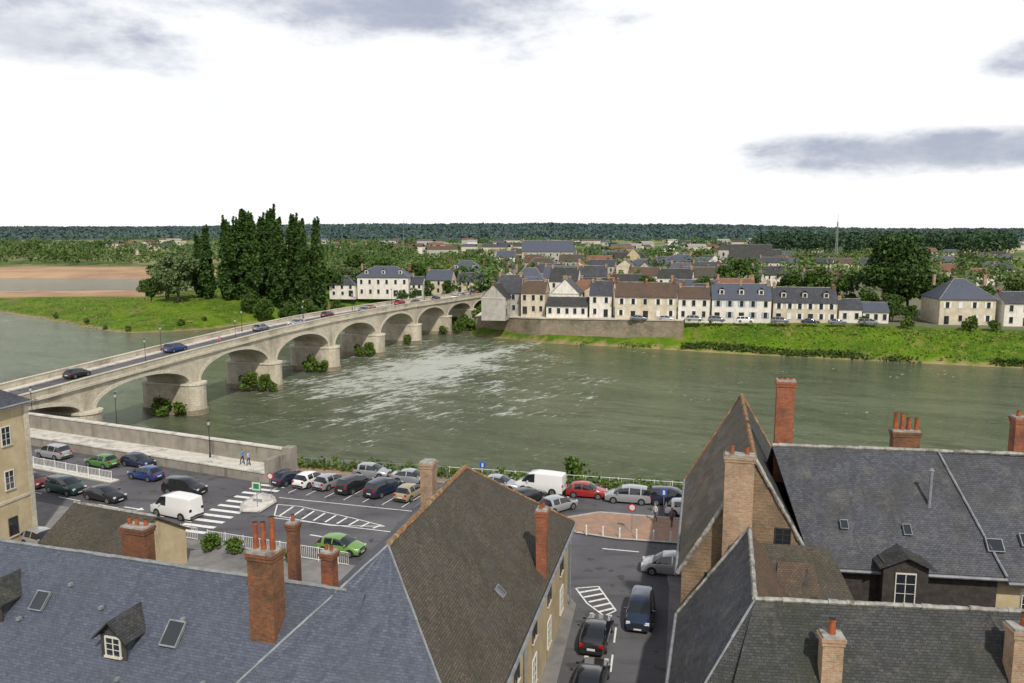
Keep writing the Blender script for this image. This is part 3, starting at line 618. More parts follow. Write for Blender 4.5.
def H(x0,x1,y,ez,rz,**k):
    ang=k.pop('ang',-11); W=k.pop('W',9); nm=k.pop('nm','town_house'); z0=k.pop('z0',2.5)
    return house(nm,(x0+x1)/2,y,ang,x1-x0,W,z0,ez-z0,rz-ez,**k)
H(28,44.5,216.5,8.7,12.1,wall='cream_w',roof='tile_br',cols=5,shut='shut_w',ch=3,chm='brick')
H(44.8,53,214.5,8.4,11.0,wall='white_w',roof='tile_br',cols=3,ch=2)
H(53.4,68.6,212.0,8.4,12.0,wall='white_w',roof='slate_b',cols=5,shut='shut_b',dorm=3,ch=3)
H(69,85,209.4,7.8,11.2,wall='cream_w',roof='slate',cols=6,shut='shut_w',dorm=3,ch=2)
H(85.4,91,207.5,6.2,8.4,wall='white_w',roof='slate',cols=2,floors=1,W=7,ch=1); H(91.2,97.5,206.5,5.6,7.6,wall='white_w',roof='slate_b',cols=3,floors=1,W=6,ch=0)
H(21.5,27.6,221,8.8,12.2,wall='white_w',roof='slate',cols=2,W=9,ch=2,shut='shut_w'); H(9.5,21,222.5,5.6,7.6,wall='white_w',roof='slate_dk',cols=5,floors=1,W=8,ch=0)
house('gabled_house',20,232,79,10,8,2.5,6.2,4.0,wall='white_w',roof='slate',cols=3,ch=1)
H(2.5,9.5,229,8.8,11.8,wall='cream_w',roof='tile_br',cols=3,ch=2); H(-5,2.3,233,8.6,13.2,wall='grey_w',roof='slate',cols=2,ch=2,W=10)
house('gabled_house',-1,230,79,9,7,2.0,5.6,3.6,wall='grey_w',roof='slate_dk',cols=3,ch=1)
H(109,122.5,202.5,9.2,13.8,wall='cream_w',roof='slate_b',hip=True,cols=4,W=12,ch=2,shut='shut_w',ang=-6); H(123.4,137,199,8.4,10.8,wall='white_w',roof='slate',cols=4,ch=1,ang=-6)
H(-57,-38,294,9.6,13.2,wall='white_w',roof='slate_b',hip=True,cols=6,ch=2,W=12,dorm=3,ang=-4); H(-67,-57.5,293,7.0,9.8,wall='white_w',roof='slate',cols=3,W=8,ch=1,hip=True,ang=-4); H(-37.5,-33,295,7,9.4,wall='white_w',roof='slate',cols=2,W=8,ch=1,ang=-4)
H(-33,-23,304,8.0,11.4,wall='cream_w',roof='slate_b',cols=3,ch=2,ang=-8); H(-27,-12,330,10.0,14,wall='white_w',roof='slate_b',hip=True,cols=5,ch=2,W=12,ang=-8,dorm=2)
H(-22,-12,312,7.0,10,wall='cream_w',roof='slate',cols=3,ch=1)
H(6,38,500,14.0,20.5,wall='grey_w',roof='slate_b',cols=8,floors=3,ch=3,W=14,ang=-5)
walls=['white_w','cream_w','cream_w','grey_w','white_w','cream']; roofs=['slate','slate_b','slate','slate_dk','tile_br','slate_b','slate','tile_red','slate_old','slate_b','slate_dk']
for r_ in range(12):
    yy=246+r_*r_*1.6+r_*14; x=-.01*yy+2+R.uniform(-2,2)
    if r_>6: x=-.02*yy
    while x<(.255 if r_<8 else .29)*yy+8:
        L=R.uniform(8,15)
        if R.random()<(.72 if r_<5 else .56): 
            ez=2.5+R.uniform(4.0,6.4+min(3,r_*.3)); rz=ez+R.uniform(2.6,4.4)
            if R.random()<.25: house('town_house',x+L/2,yy-x*.16,78,9,8,2.5,ez-2.5,rz-ez,wall=R.choice(walls),roof=R.choice(roofs),cols=3,ch=1)
            else: H(x,x+L,yy-x*.16+R.uniform(-4,4),ez,rz,wall=R.choice(walls),roof=R.choice(roofs),cols=int(L/3),W=R.uniform(7,9),ch=R.choice([1,2,2]),hip=R.random()<.15,shut=R.choice([None,'shut_w']),ang=R.uniform(-20,-4))
        x+=L+R.choice([.2,.6,1.5,6])
for k in range(40):
    yy=R.uniform(330,760); x=yy*R.uniform(.27,.68); L=R.uniform(9,15); ez=2.5+R.uniform(3.2,5.4)
    H(x,x+L,yy,ez,ez+R.uniform(2.5,3.8),wall=R.choice(['white_w','cream_w']),roof=R.choice(roofs),cols=3,W=8,ch=1,ang=R.uniform(-40,20))
ce=H(128,154,474,9.5,18.5,nm='church',wall='grey_w',roof='slate_dk',cols=4,floors=1,W=15,ch=0,ang=-6)
cc=MB((126,481,2.5),-6); cc.box(-3,3,-3,3,0,13,'grey_w')
for a_,b_ in (((-3.3,-3.3),(3.3,-3.3)),((3.3,-3.3),(3.3,3.3)),((3.3,3.3),(-3.3,3.3)),((-3.3,3.3),(-3.3,-3.3))): cc.face([(a_[0],a_[1],12.9),(b_[0],b_[1],12.9),(0,0,17.5)],'slate_dk')
cc.window(0,-3,9.2,1.2,2.2,cross=False); cc.done('bell_tower',ce)
fv=MB()
for k in range(130):
    yy=R.uniform(620,1700); x=yy*R.uniform(-.5,.66); 
    if -.45<x/yy<-.16 and yy<900: continue
    fv.set((x,yy,2.4),R.uniform(-30,30)); L=R.uniform(10,30);W=R.uniform(9,16);h=R.uniform(5,9); wl=R.choice(['white_w','cream_w','grey_w']); fv.box(-L/2,L/2,0,W,0,h,wl)
    rf=R.choice(['slate','slate_b','tile_red','mortar','tile_br']); fv.face([(-L/2,-.4,h),(L/2,-.4,h),(L/2,W/2,h+3),(-L/2,W/2,h+3)],rf); fv.face([(L/2,W+.4,h),(-L/2,W+.4,h),(-L/2,W/2,h+3),(L/2,W/2,h+3)],rf)
fv.done('distant_village')
def mast(x,y,h,w,mt,r):
    m=MB((x,y,0)); n=int(h/4)
    for i in range(n):
        t=i/n; ww=w*(1-t*.75); w2=w*(1-(i+1)/n*.75)
        P=[(-ww,-ww),(ww,-ww),(ww,ww),(-ww,ww)];Q=[(-w2,-w2),(w2,-w2),(w2,w2),(-w2,w2)]
        for j in range(4):
            m.tube((*P[j],2+i*4),(*Q[j],6+i*4),r,mt,4); m.tube((*P[j],2+i*4),(*Q[(j+1)%4],6+i*4),r*.6,mt,4)
    m.tube((0,0,2+n*4),(0,0,8+n*4),.12,mt,4); m.done('radio_mast')
mast(255,633,34,1.0,'grey_m',.15); mast(-86,640,28,.25,'grey_m',.07)
# ------------------------------------------------ foreground buildings
def skylight(mb,P,tan,dn,nrm,w=.8,h=1.1):
    P=Vector(P);t=Vector(tan)*w/2;d=Vector(dn)*h/2;n=Vector(nrm)
    def sl(a,b,c,e,o0,o1,m):
        q=[P+t*a+d*c,P+t*b+d*c,P+t*b+d*e,P+t*a+d*e]; 
        if (q[1]-q[0]).cross(q[2]-q[1]).dot(n)<0:q=q[::-1]
        up=[x+n*o1 for x in q]; lo=[x+n*o0 for x in q]; mb.face(up,m)
        for i in range(4): mb.face([lo[i],lo[(i+1)%4],up[(i+1)%4],up[i]],m)
    sl(-1,1,-1,1,-.05,.06,'glass'); f=.14
    sl(-1-f,-1,-1,1,-.05,.1,'zinc');sl(1,1+f,-1,1,-.05,.1,'zinc');sl(-1-f,1+f,-1-f,-1,-.05,.105,'zinc');sl(-1-f,1+f,1,1+f,-.05,.09,'zinc')
def onslope(mb,x,v,ridge_z,run,drop,side=-1,w=.8,h=1.1):
    L=math.hypot(run,drop); dn=(0,side*run/L,-drop/L); n=(0,side*drop/L,run/L)
    skylight(mb,(x,side*v,ridge_z-drop/run*v+.15),(1,0,0),dn,n,w,h)
e=empty('slate_roofed_house'); LA=-17; LO=(-19,37.7)
b=MB(LO,LA); b.box(-20,12,-4,4,-.1,5.6,'cream'); b.box(-20,12,-4.2,4.2,5.35,5.6,'stone_lt'); b.face([(12,-4,5.6),(12,4,5.6),(12,0,9.8)],'cream'); b.done('walls',e)
b=MB(LO,LA); RZ=10.0;RUN=4.5;DR=4.7
b.slope((-20,-RUN,RZ-DR),(13,-RUN,RZ-DR),(13,0,RZ),(-20,0,RZ),'slate_b',40,8,.03); b.slope((13,RUN,RZ-DR),(-20,RUN,RZ-DR),(-20,0,RZ),(13,0,RZ),'slate_b',40,8,.025)
b.ridge((-20,0,RZ+.02),(12,0,RZ+.02),'zinc',.1,1); b.done('roof',e)
b=MB(LO,LA); b.tube((-20,-RUN-.08,RZ-DR-.05),(12,-RUN-.08,RZ-DR-.05),.1,'zinc'); b.done('gutter',e)
b=MB(LO,LA); onslope(b,-3.6,1.9,RZ,RUN,DR,w=.7,h=.85); onslope(b,4.4,2.2,RZ,RUN,DR,w=.8,h=1.05)
for k in range(9): xx=-9+k*2.3+R.uniform(-.4,.4); v=R.uniform(.7,3.8); b.box(xx-.09,xx+.09,-v-.14,-v+.06,RZ-DR/RUN*v+.05,RZ-DR/RUN*v+.2,'zinc')
b.done('skylights_and_vents',e)
def dormer(x,yf,z,w=1.3,h=1.3):
    d=MB(LO,LA); d.box(x-w/2,x+w/2,yf,-.6,z,z+h,'slate_b'); d.box(x-w/2-.05,x+w/2+.05,yf-.05,yf,z,z+h,'wood'); d.window(x,yf-.05,z+.15,.75,.85)
    o=.3; d.slope((x-w/2-o,yf-.35,z+h-.15),(x-w/2-o,0,z+h-.15),(x,0,z+h+.75),(x,yf-.35,z+h+.75),'slate_dk',2,2,0,.08); d.slope((x+w/2+o,0,z+h-.15),(x+w/2+o,yf-.35,z+h-.15),(x,yf-.35,z+h+.75),(x,0,z+h+.75),'slate_dk',2,2,0,.08)
    d.face([(x-w/2,yf-.02,z+h),(x+w/2,yf-.02,z+h),(x,yf-.02,z+h+.65)],'slate'); d.done('dormer',e)
dormer(1.9,-3.1,6.75,1.3,1.15); dormer(-5.9,-2.6,7.2,1.3,1.15)
chimney(e,-10.9,33.7,7.5,12.1,1.25,.9,LA,'brick_br',3,1.4,pr=.13)
chimney(e,-20.6,42.2,4,10.0,1.5,.8,LA,'brick_br',3,.35,pr=.12)
chimney(e,-11.5,40.3,4,10.9,.5,.5,LA,'brick_br',1,.35,pr=.11); chimney(e,-9.2,38.4,4,10.1,.65,.55,LA,'brick',2,.3,pr=.1)
e=empty('hipped_roof_house'); MO=(-4.35,42.05);MA=76.9
b=MB(MO,MA); b.box(-12.7,12.7,-5.5,5.5,-.1,6.05,'cream'); b.box(-12.85,12.85,-5.65,5.65,5.75,6.0,'stone_lt'); b.done('walls',e)
b=MB(MO,MA)
for xx in (-8,-3.5,1,5.5,10): 
    b.window(xx,-5.5,3.6,1,1.5,frame='wood'); b.window(xx,-5.5,.9,1,1.6)
b.done('windows',e)
b=MB(MO,MA); hx=6.42; A=(-13.1,-5.9,6);B=(13.1,-5.9,6);C=(13.1,5.9,6);D=(-13.1,5.9,6);P=(-hx,0,11.5);Q=(hx,0,11.5)
b.slope(A,B,Q,P,'slate_old',24,10,.05); b.slope(C,D,P,Q,'slate_b',24,10,.04); b.slope(B,C,Q,Q,'slate_old',12,8,.03); b.slope(D,A,P,P,'slate_b',14,10,.03)
b.ridge((P[0],0,11.53),(Q[0],0,11.53),'ridge_r',.15,.4); b.ridge(A,P,'zinc',.06,1); b.ridge(B,Q,'ridge_r',.1,.5); b.ridge(C,Q,'mortar',.1,.5); b.ridge(D,P,'zinc',.06,1)
b.done('roof',e); b=MB(MO,MA); b.tube((-13,-6,5.9),(13,-6,5.9),.1,'zinc'); b.tube((12.6,-5.7,5.8),(12.6,-5.7,0),.06,'zinc'); b.tube((-2,-5.65,5.8),(-2,-5.65,0),.06,'zinc'); onslope(b,-2,4.3,11.5,5.9,5.5,w=.45,h=.55); b.done('gutter_and_rooflight',e)
chimney(e,1.75,44.3,5.5,10.2,.7,.6,MA,'brick',2,.3,pr=.1); chimney(e,-5.3,49.2,6,11.6,.95,.8,MA,'brick_pale',0)
e=empty('tall_gabled_house'); TO=(14,44.7);TA=76.4
b=MB(TO,TA); HW=4.2
b.box(0,19,-HW+.25,HW-.25,-.1,6.0,'gable'); 
for xx in (0.0,19): b.face([(xx,-HW+.25,6.0),(xx,HW-.25,6.0),(xx,0,12.7)],'gable')
b.done('walls',e)
b=MB(TO,TA); b.slope((0,-HW,5.7),(19,-HW,5.7),(19,0,13),(0,0,13),'slate_dk',20,10,.05); b.slope((19,HW,5.7),(0,HW,5.7),(0,0,13),(19,0,13),'tile_lit',24,12,.06)
b.ridge((0,0,13.03),(19,0,13.03),'ridge_r',.15,.4)
for sx in (-1,1): b.ridge((-.05,sx*HW,5.75),(-.05,0,13.05),'mortar',.13,.35); b.ridge((19.05,sx*HW,5.75),(19.05,0,13.05),'ridge_r',.12,.4)
b.tube((0,HW+.08,5.65),(19,HW+.08,5.65),.1,'zinc'); b.done('roof',e)
b=MB(TO,TA-90); b.window(1.7,0,8.0,.8,1.0,frame='wood'); b.window(-2.3,0,5.2,.5,.7,frame='wood'); b.done('windows',e)
chimney(e,13.0,44.35,3,13.4,1.6,.8,TA-90,'brick_pale',2,.5,pr=.13); chimney(e,17.5,50.3,10,16.6,1.1,.8,TA-90,'brick',3,.12)
e=empty('long_slate_house'); CO=(15.6,49.8);CA=-8
b=MB(CO,CA); b.box(3,40,-5.2,5,-.1,7.0,'cream'); b.box(3,12.6,-5.3,-5.2,3,7,'wood'); b.done('walls',e)
b=MB(CO,CA); b.slope((2.5,-5.6,6.9),(12.9,-5.6,6.9),(10.9,0,12.5),(1.0,0,12.5),'slate',18,8,.05); b.slope((12.9,-5.75,6.75),(40,-5.75,6.75),(40,0,12.4),(10.9,0,12.4),'slate',30,8,.05); b.slope((40,5.6,6.9),(1,5.6,6.9),(1,0,12.5),(40,0,12.5),'slate',30,6,.03)
b.ridge((1,0,12.55),(40,0,12.5),'mortar',.13,.4); b.ridge((12.9,-5.7,6.95),(10.9,0,12.6),'zinc',.07,.4); b.tube((2.5,-5.75,6.8),(12.9,-5.75,6.8),.1,'zinc'); b.tube((12.9,-5.9,6.65),(40,-5.9,6.65),.1,'zinc'); b.done('roof',e)
b=MB(CO,CA); b.box(6.2,8.6,-6.2,-4.6,4.9,7.6,'wood'); b.window(7.4,-6.2,5.3,1.0,1.7,cross=True); b.slope((5.9,-6.5,7.4),(5.9,-3,7.4),(7.4,-3,8.1),(7.4,-6.5,8.1),'slate_dk',2,2,0,.08); b.slope((8.9,-3,7.4),(8.9,-6.5,7.4),(7.4,-6.5,8.1),(7.4,-3,8.1),'slate_dk',2,2,0,.08)
b.face([(6.2,-6.22,7.6),(8.6,-6.22,7.6),(7.4,-6.22,8.05)],'wood'); b.done('dormer',e)
b=MB(CO,CA); onslope(b,4.6,3.8,12.5,5.6,5.6,w=.4,h=.5); onslope(b,8.1,3.9,12.5,5.6,5.6,w=.4,h=.6); onslope(b,12.7,4.4,12.5,5.6,5.6,w=.8,h=.7); onslope(b,14.6,4.1,12.5,5.6,5.6,w=.8,h=.7); b.tube((9.7,-2.6,9.7),(9.7,-2.6,12),.1,'zinc',8); b.cyl(9.7,-2.6,12,12.15,.17,.05,'zinc',8); b.done('skylights_and_flue',e)
b=MB(CO,CA); 
for xx in (14.5,18,22,26): b.window(xx,-5.2,4.2,1,1.5); b.window(xx,-5.2,1.2,1,1.6)
b.done('windows',e)
chimney(e,25.0,49.6,10.5,13.5,1.6,.7,CA,'brick_br',4,1.0,pr=.15); chimney(e,31.8,48.6,10,14.6,1.2,.8,CA,'brick',2,.35)
e=empty('l_shaped_slate_house'); DO=(11,34.3);DA=-6
b=MB(DO,DA); b.box(-.5,24,-4.4,4.2,-.1,5,'cream'); b.done('walls_east_wing',e)
b=MB(DO,75.1); b.box(-3.6,9,-3.4,3.4,-.1,4.3,'cream'); b.face([(9,-3.4,4.3),(9,3.4,4.3),(9,0,9.3)],'gable');b.done('walls_west_wing',e)
b=MB(DO,DA); b.slope((-2.5,-4.9,4.2),(24,-4.9,4.2),(24,0,9.5),(0,0,9.5),'slate_dk',30,10,.05); b.slope((24,4.9,4.2),(0,4.9,4.2),(0,0,9.5),(24,0,9.5),'tile_br',30,8,.04); b.ridge((0,0,9.55),(24,0,9.55),'mortar',.12,.4); b.done('roof_east_wing',e)
b=MB(DO,75.1); b.slope((9,3.8,4),(-4.6,3.8,4),(0,0,9.5),(9,0,9.5),'slate',20,10,.05); b.slope((0,-3.8,4),(9,-3.8,4),(9,0,9.5),(0,0,9.5),'tile_br',16,8,.04); b.ridge((0,0,9.55),(9.1,0,9.55),'mortar',.12,.4); b.slope((-4.6,3.8,4),(-4.6,-2,4),(0,0,9.5),(0,0,9.5),'slate_dk',8,8,.03); b.ridge((9.05,3.8,4.05),(9.05,0,9.55),'mortar',.12,.4); b.ridge((-4.6,3.8,4.02),(0,0,9.52),'zinc',.06,1)
onslope(b,-1.3,3.1,9.5,3.8,5.5,side=1,w=.6,h=.8); b.tube((-4.6,3.9,3.95),(9,3.9,3.95),.1,'zinc'); b.done('roof_west_wing',e)
chimney(e,13.55,31.9,4.5,9.1,.85,.65,DA,'brick_pale',1,.7,pr=.16); chimney(e,21.3,31.4,4.5,9.7,1.0,.8,DA,'brick_pale',1,.5,pr=.17)
antenna(e,21.4,31.5,9.6,11.2,50)
e=empty('tiled_outbuilding')
b=MB((14.5,42.2,0),-10); b.box(-2,4.4,-2.5,1.7,-.1,5.5,'gable'); b.slope((-2.3,-2.8,5.3),(4.6,-2.8,5.3),(3.2,1.7,8.3),(-2.3,1.7,8.3),'slate_old',14,6,.05); b.slope((-.5,-2.9,5.36),(2.6,-2.9,5.36),(2.2,.6,7.7),(.3,.6,7.7),'tile_br',8,6,.03,.02); b.done('walls_and_roof',e)
e=empty('cream_townhouse'); b=MB((-40.9,66,0),-103.1)
b.box(0,30,-12,0,-.1,12.0,'cream'); b.box(-.15,30,-12,.15,11.6,11.95,'stone_lt'); b.box(-.1,.35,.0,.06,0,11.6,'stone_lt'); b.box(-.05,30,0,.08,3.9,4.1,'stone_lt'); b.done('walls',e)
b=MB((-40.9,66,0),-103.1)
for xx in (2.3,5,8): 
    for zz in (1,5,8.7): b.window(xx,0,zz,.8,1.5,'+y',shut=None,frame='wood' if zz==1 else 'frame')
b.done('windows',e)
b=MB((-40.9,66,0),-103.1); b.slope((30.3,.35,11.95),(-.35,.35,11.95),(5,-6,16),(30,-6,16),'slate',20,8,.03); b.slope((-.35,.35,11.95),(-.35,-12.3,11.95),(5,-6,16),(5,-6,16),'slate',8,6,.03); b.tube((-.4,.45,11.9),(30,.45,11.9),.1,'zinc'); b.done('roof',e)
e=empty('small_house'); b=MB((-29.5,58.5,0),-22); b.box(-5,3,-3,3,-.1,3,'cream'); b.face([(3,-3,3),(3,3,3),(3,0,4.8)],'cream'); b.done('walls',e); b=MB((-29.5,58.5,0),-22); b.slope((-5.2,-3.3,2.9),(3.2,-3.3,2.9),(3.2,0,5),(-5.2,0,5),'slate_old',12,5); b.slope((3.2,3.3,2.9),(-5.2,3.3,2.9),(-5.2,0,5),(3.2,0,5),'slate_old',12,5); b.ridge((-5.2,0,5),(3.2,0,5),'mortar'); b.done('roof',e)
# ---------------------------------------------------------------- vehicles
def paintm(c,metal=.0): return m_plain('car_paint',c,.28,metal=metal,coat=.8)
SPEC={
'hatch':dict(L=3.95,W=1.68,belt=.9,st=[(0,.6,'h'),(.12,.74,'h'),(.95,.92,'w'),(1.65,1.38,'g'),(2.3,1.46,'p'),(2.4,1.46,'g'),(3.1,1.42,'p'),(3.35,1.36,'w'),(3.8,.95,'h'),(3.95,.7,'h')]),
'sedan':dict(L=4.5,W=1.74,belt=.9,st=[(0,.58,'h'),(.15,.72,'h'),(1.2,.9,'w'),(1.95,1.35,'g'),(2.6,1.42,'p'),(2.7,1.42,'g'),(3.3,1.36,'w'),(3.9,1.0,'h'),(4.4,.94,'h'),(4.5,.7,'h')]),
'mpv':dict(L=4.4,W=1.78,belt=1.0,st=[(0,.65,'h'),(.15,.82,'h'),(.85,1.02,'w'),(1.6,1.55,'g'),(2.3,1.66,'p'),(2.4,1.66,'g'),(3.4,1.63,'p'),(3.5,1.62,'g'),(4.0,1.56,'w'),(4.3,1.02,'h'),(4.4,.75,'h')]),
'van':dict(L=5.0,W=1.95,belt=1.15,st=[(0,.75,'h'),(.15,.98,'h'),(.75,1.2,'w'),(1.45,1.98,'g'),(2.15,2.1,'p'),(2.2,2.1,'b'),(3.6,2.12,'b'),(4.85,2.1,'b'),(4.95,2.0,'b'),(5.0,1.2,'h')])}
def car_mesh(kind,paint):
    S=SPEC[kind]; L,W,belt=S['L'],S['W'],S['belt']; mb=MB(); rings=[]
    for i,(x,top,f) in enumerate(S['st']):
        u=abs(x/L-.5)*2; hw=W/2*(1-.16*u**5); cab=top>belt+.12
        if cab: rw=hw*(.74 if kind!='van' else .88); half=[(hw*.94,.22),(hw,.45),(hw*.985,belt),(rw,top-.07),(rw*.72,top)]
        else: half=[(hw*.94,.24),(hw,min(.45,top-.15)),(hw*.97,top-.09),(hw*.86,top),(hw*.4,top+.03)]
        pts=[(L/2-x,a,z) for a,z in half]+[(L/2-x,-a,z) for a,z in half[::-1]]; rings.append((pts,cab,f))
    for (A,ca,f),(B,cb,_) in zip(rings[:-1],rings[1:]):
        for j in range(9):
            m=paint
            if f in('g',) and j in(2,6): m='cglass'
            if f=='w' and j in(2,3,4,5,6): m='cglass'
            mb.face([A[j],A[j+1],B[j+1],B[j]],m)
        mb.face([A[9],A[0],B[0],B[9]],'black')
    mb.face(rings[0][0][::-1],paint); mb.face(rings[-1][0],paint)
    wx=[L/2-L*.19,-L/2+L*.2]; r=.31 if kind!='van' else .34
    for x in wx:
        for sg in(-1,1):
            y0=sg*W/2
            for rr,o,m in((r+.06,.006,'black'),(r,.02,'tyre'),(r*.62,.03,'hub'),(r*.18,.04,'black')):
                n=16; c=[(x+rr*math.cos(2*math.pi*k/n),y0+sg*o,max(.0,r+rr*math.sin(2*math.pi*k/n))) for k in range(n)]
                c2=[(p[0],y0-sg*.2,p[2]) for p in c]
                mb.face(c if sg<0 else c[::-1],m)
                for k in range(n):
                    k2=(k+1)%n; mb.face([c[k],c[k2],c2[k2],c2[k]],m)
    hb=belt*.72
    for sg in(-1,1):
        y1,y2=sorted((sg*W*.28,sg*W*.42)); mb.box(L/2-.14,L/2-.015,y1,y2,hb-.08,hb+.08,'chrome'); mb.box(-L/2+.0,-L/2+.1,y1,y2,belt*.75,belt*.98,'red_l')
        y1,y2=sorted((sg*W*.48,sg*W*.58)); mb.box(L/2-L*.3,L/2-L*.3+.12,y1,y2,belt,belt+.14,paint)
    mb.box(L/2-.1,L/2+.04,-W*.38,W*.38,.25,.42,'black' if kind!='sedan' else paint); mb.box(-L/2-.04,-L/2+.1,-W*.4,W*.4,.3,.45,'black'); mb.box(-L/2-.05,-L/2+.05,-.25,.25,.5,.62,'frame'); mb.box(L/2-.05,L/2+.05,-.25,.25,.3,.4,'frame'); mb.box(L/2-.06,L/2+.01,-W*.22,W*.22,hb-.1,hb+.02,'black')
    o=mb.done('tmp'); me=o.data; bpy.data.objects.remove(o)
    bm=bmesh.new(); bm.from_mesh(me); bmesh.ops.remove_doubles(bm,verts=bm.verts,dist=.0008); bmesh.ops.recalc_face_normals(bm,faces=bm.faces)
    for f in bm.faces:f.smooth=True
    bm.to_mesh(me); bm.free()
    try: me.set_sharp_from_angle(angle=math.radians(38))
    except Exception: pass
    return me
cols={'silver':((.42,.43,.45),.5),'white':((.72,.72,.71),0),'black':((.015,.015,.018),0),'navy':((.015,.025,.06),.2),'blue':((.02,.055,.2),.2),'green':((.06,.19,.035),0),'lgreen':((.13,.27,.06),0),'red':((.3,.02,.015),0),'beige':((.36,.29,.18),.2),'teal':((.02,.05,.05),.2),'dred':((.12,.015,.015),0),'grey':((.2,.22,.25),.4),'orange':((.42,.2,.05),0)}
PM={k:paintm(*v) for k,v in cols.items()}
for k,v in PM.items(): v.name='car_paint_'+k
CM={}
def car(kind,col,x,y,ang,z=0,pitch=0,name='parked_car'):
    if (kind,col) not in CM:
        CM[(kind,col)]=car_mesh(kind,PM[col])
    o=link(bpy.data.objects.new('parked_van' if (kind=='van' and name=='parked_car') else name,CM[(kind,col)])); o.location=(x,y,z+.007); o.rotation_euler=(0,-math.radians(pitch),math.radians(ang+R.uniform(-2,2))); return o
RA=-24
for a in [('mpv','silver',-53.3,90.4,RA+180),('hatch','green',-45.9,86.9,RA+180),('hatch','navy',-41.9,87,RA),('hatch','blue',-38.9,82.3,RA+180),
 ('hatch','dred',-49.6,79.8,RA),('mpv','teal',-45,77.9,RA),('sedan','black',-39.9,75.6,RA),('mpv','black',-32.9,77.6,RA+6),('van','white',-31.0,71.2,RA+180),
 ('hatch','navy',-23.4,81,62),('hatch','white',-21.0,80.4,64),('hatch','silver',-18.7,79.7,62),('mpv','black',-16.0,78.6,60),('mpv','navy',-12.9,77.5,58),('hatch','beige',-10.1,76.3,66),('hatch','silver',-15.0,83.1,-14),('sedan','silver',-10.4,81,-14),
 ('sedan','silver',-1.3,79,-20),('van','white',2.9,78.1,160),('hatch','red',7.4,76.6,-13),('mpv','silver',11.3,75.0,166),('mpv','navy',15.3,74.3,-14),('hatch','silver',4.3,72.6,40),('hatch','black',1.6,75.0,45),('hatch','white',16.2,71.4,-14),
 ('sedan','black',5.4,48.3,77),('sedan','black',4.5,42.8,77),('hatch','lgreen',-14.0,62.6,-20)]:
    car(*a)
car('mpv','silver',12.2,58.6,RA+190,name='moving_car'); car('mpv','navy',8.7,51.2,256,name='moving_car'); car('hatch','silver',-39.0,63.6,-24,z=.12); car('sedan','silver',-34.6,63.6,-24,z=.12)
for s,w_,kind,col,dr in [(-19,5.3,'hatch','black',1),(2,5.4,'mpv','blue',1),(27,5.4,'hatch','grey',1),(36,3,'sedan','silver',-1),(53,5.4,'hatch','dred',1),(66,3,'hatch','grey',-1),(74,5.4,'sedan','orange',1),(92,5.4,'mpv','red',1),(97,3,'hatch','dred',-1),(118,5.4,'hatch','navy',1),(128,3,'hatch','white',-1),(140,5.4,'sedan','silver',1),(148,3,'hatch','red',-1),(152,5.4,'mpv','navy',1),(165,3,'hatch','white',-1)]:
    p=bpt(s,w_,-.99); car(kind,col,p[0],p[1],BA if dr>0 else BA+180,p[2],0,'bridge_car')
for k in range(9):
    car(R.choice(['hatch','sedan','mpv']),R.choice(['silver','grey','navy','grey','white']),33+k*7.2+R.uniform(-1,1),213.2-k*1.35,-11,2.58)
# ---------------------------------------------------------------- street furniture
M['lampglass']=m_plain('lantern_glass',(.5,.5,.45),.2)
def lamp(x,y,z,h):
    m=MB((x,y,z)); m.cyl(0,0,0,.5,.13,.09,'black',8); m.tube((0,0,.5),(0,0,h-.5),.05,'black',8,.035); m.tube((-.25,0,h-.75),(.25,0,h-.75),.025,'black',5); m.cyl(0,0,h-.5,h-.1,.1,.2,'lampglass',8); m.cyl(0,0,h-.1,h+.08,.24,.05,'black',8); m.cyl(0,0,h+.08,h+.2,.03,.01,'black',6); m.done('street_lamp')
lamp(-49.2,97.3,1.0,5.2); lamp(-33.8,84.6+2.4,1.0,4.2); lamp(-62,101.2,1,5.2)
for s in np.arange(-10,158,22.6):
    for w_ in (.9,BW-.9): p=bpt(s+11.3*(w_>1),w_,-.86); lamp(*p,4.2)
M['signg']=m_plain('sign_green',(.02,.2,.08),.4); M['signb']=m_plain('sign_blue',(.02,.08,.4),.4)
def sign(x,y,kind):
    m=MB((x,y,.1),-15); m.tube((0,0,0),(0,0,2.5),.035,'zinc',6)
    if kind=='round':
        n=16; 
        for rr,yy,mt in((.35,-.05,'red_l'),(.25,-.065,'frame')): m.face([(rr*math.cos(2*math.pi*k/n),yy,2.3+rr*math.sin(2*math.pi*k/n)) for k in range(n)],mt)
        m.face([(.35*math.cos(2*math.pi*k/n),-.03,2.3+.35*math.sin(2*math.pi*k/n)) for k in range(n)][::-1],'zinc')
    elif kind=='green': m.box(-.5,.5,-.06,-.02,1.6,2.5,'signg'); m.box(-.44,.44,-.07,-.06,1.66,2.44,'frame') ; m.box(-.3,.3,-.08,-.07,1.8,2.3,'signg')
    else: m.box(-.3,.3,-.06,-.02,2,2.6,'signb'); m.box(-.1,.1,-.07,-.06,2.1,2.5,'frame')
    m.done('traffic_sign')
sign(-24.2,73.2,'green'); sign(-23.6,75.6,'round'); sign(10.4,66.6,'round'); sign(12.8,56.8,'round'); sign(13.9,70.6,'blue'); sign(-3,79.3,'blue')
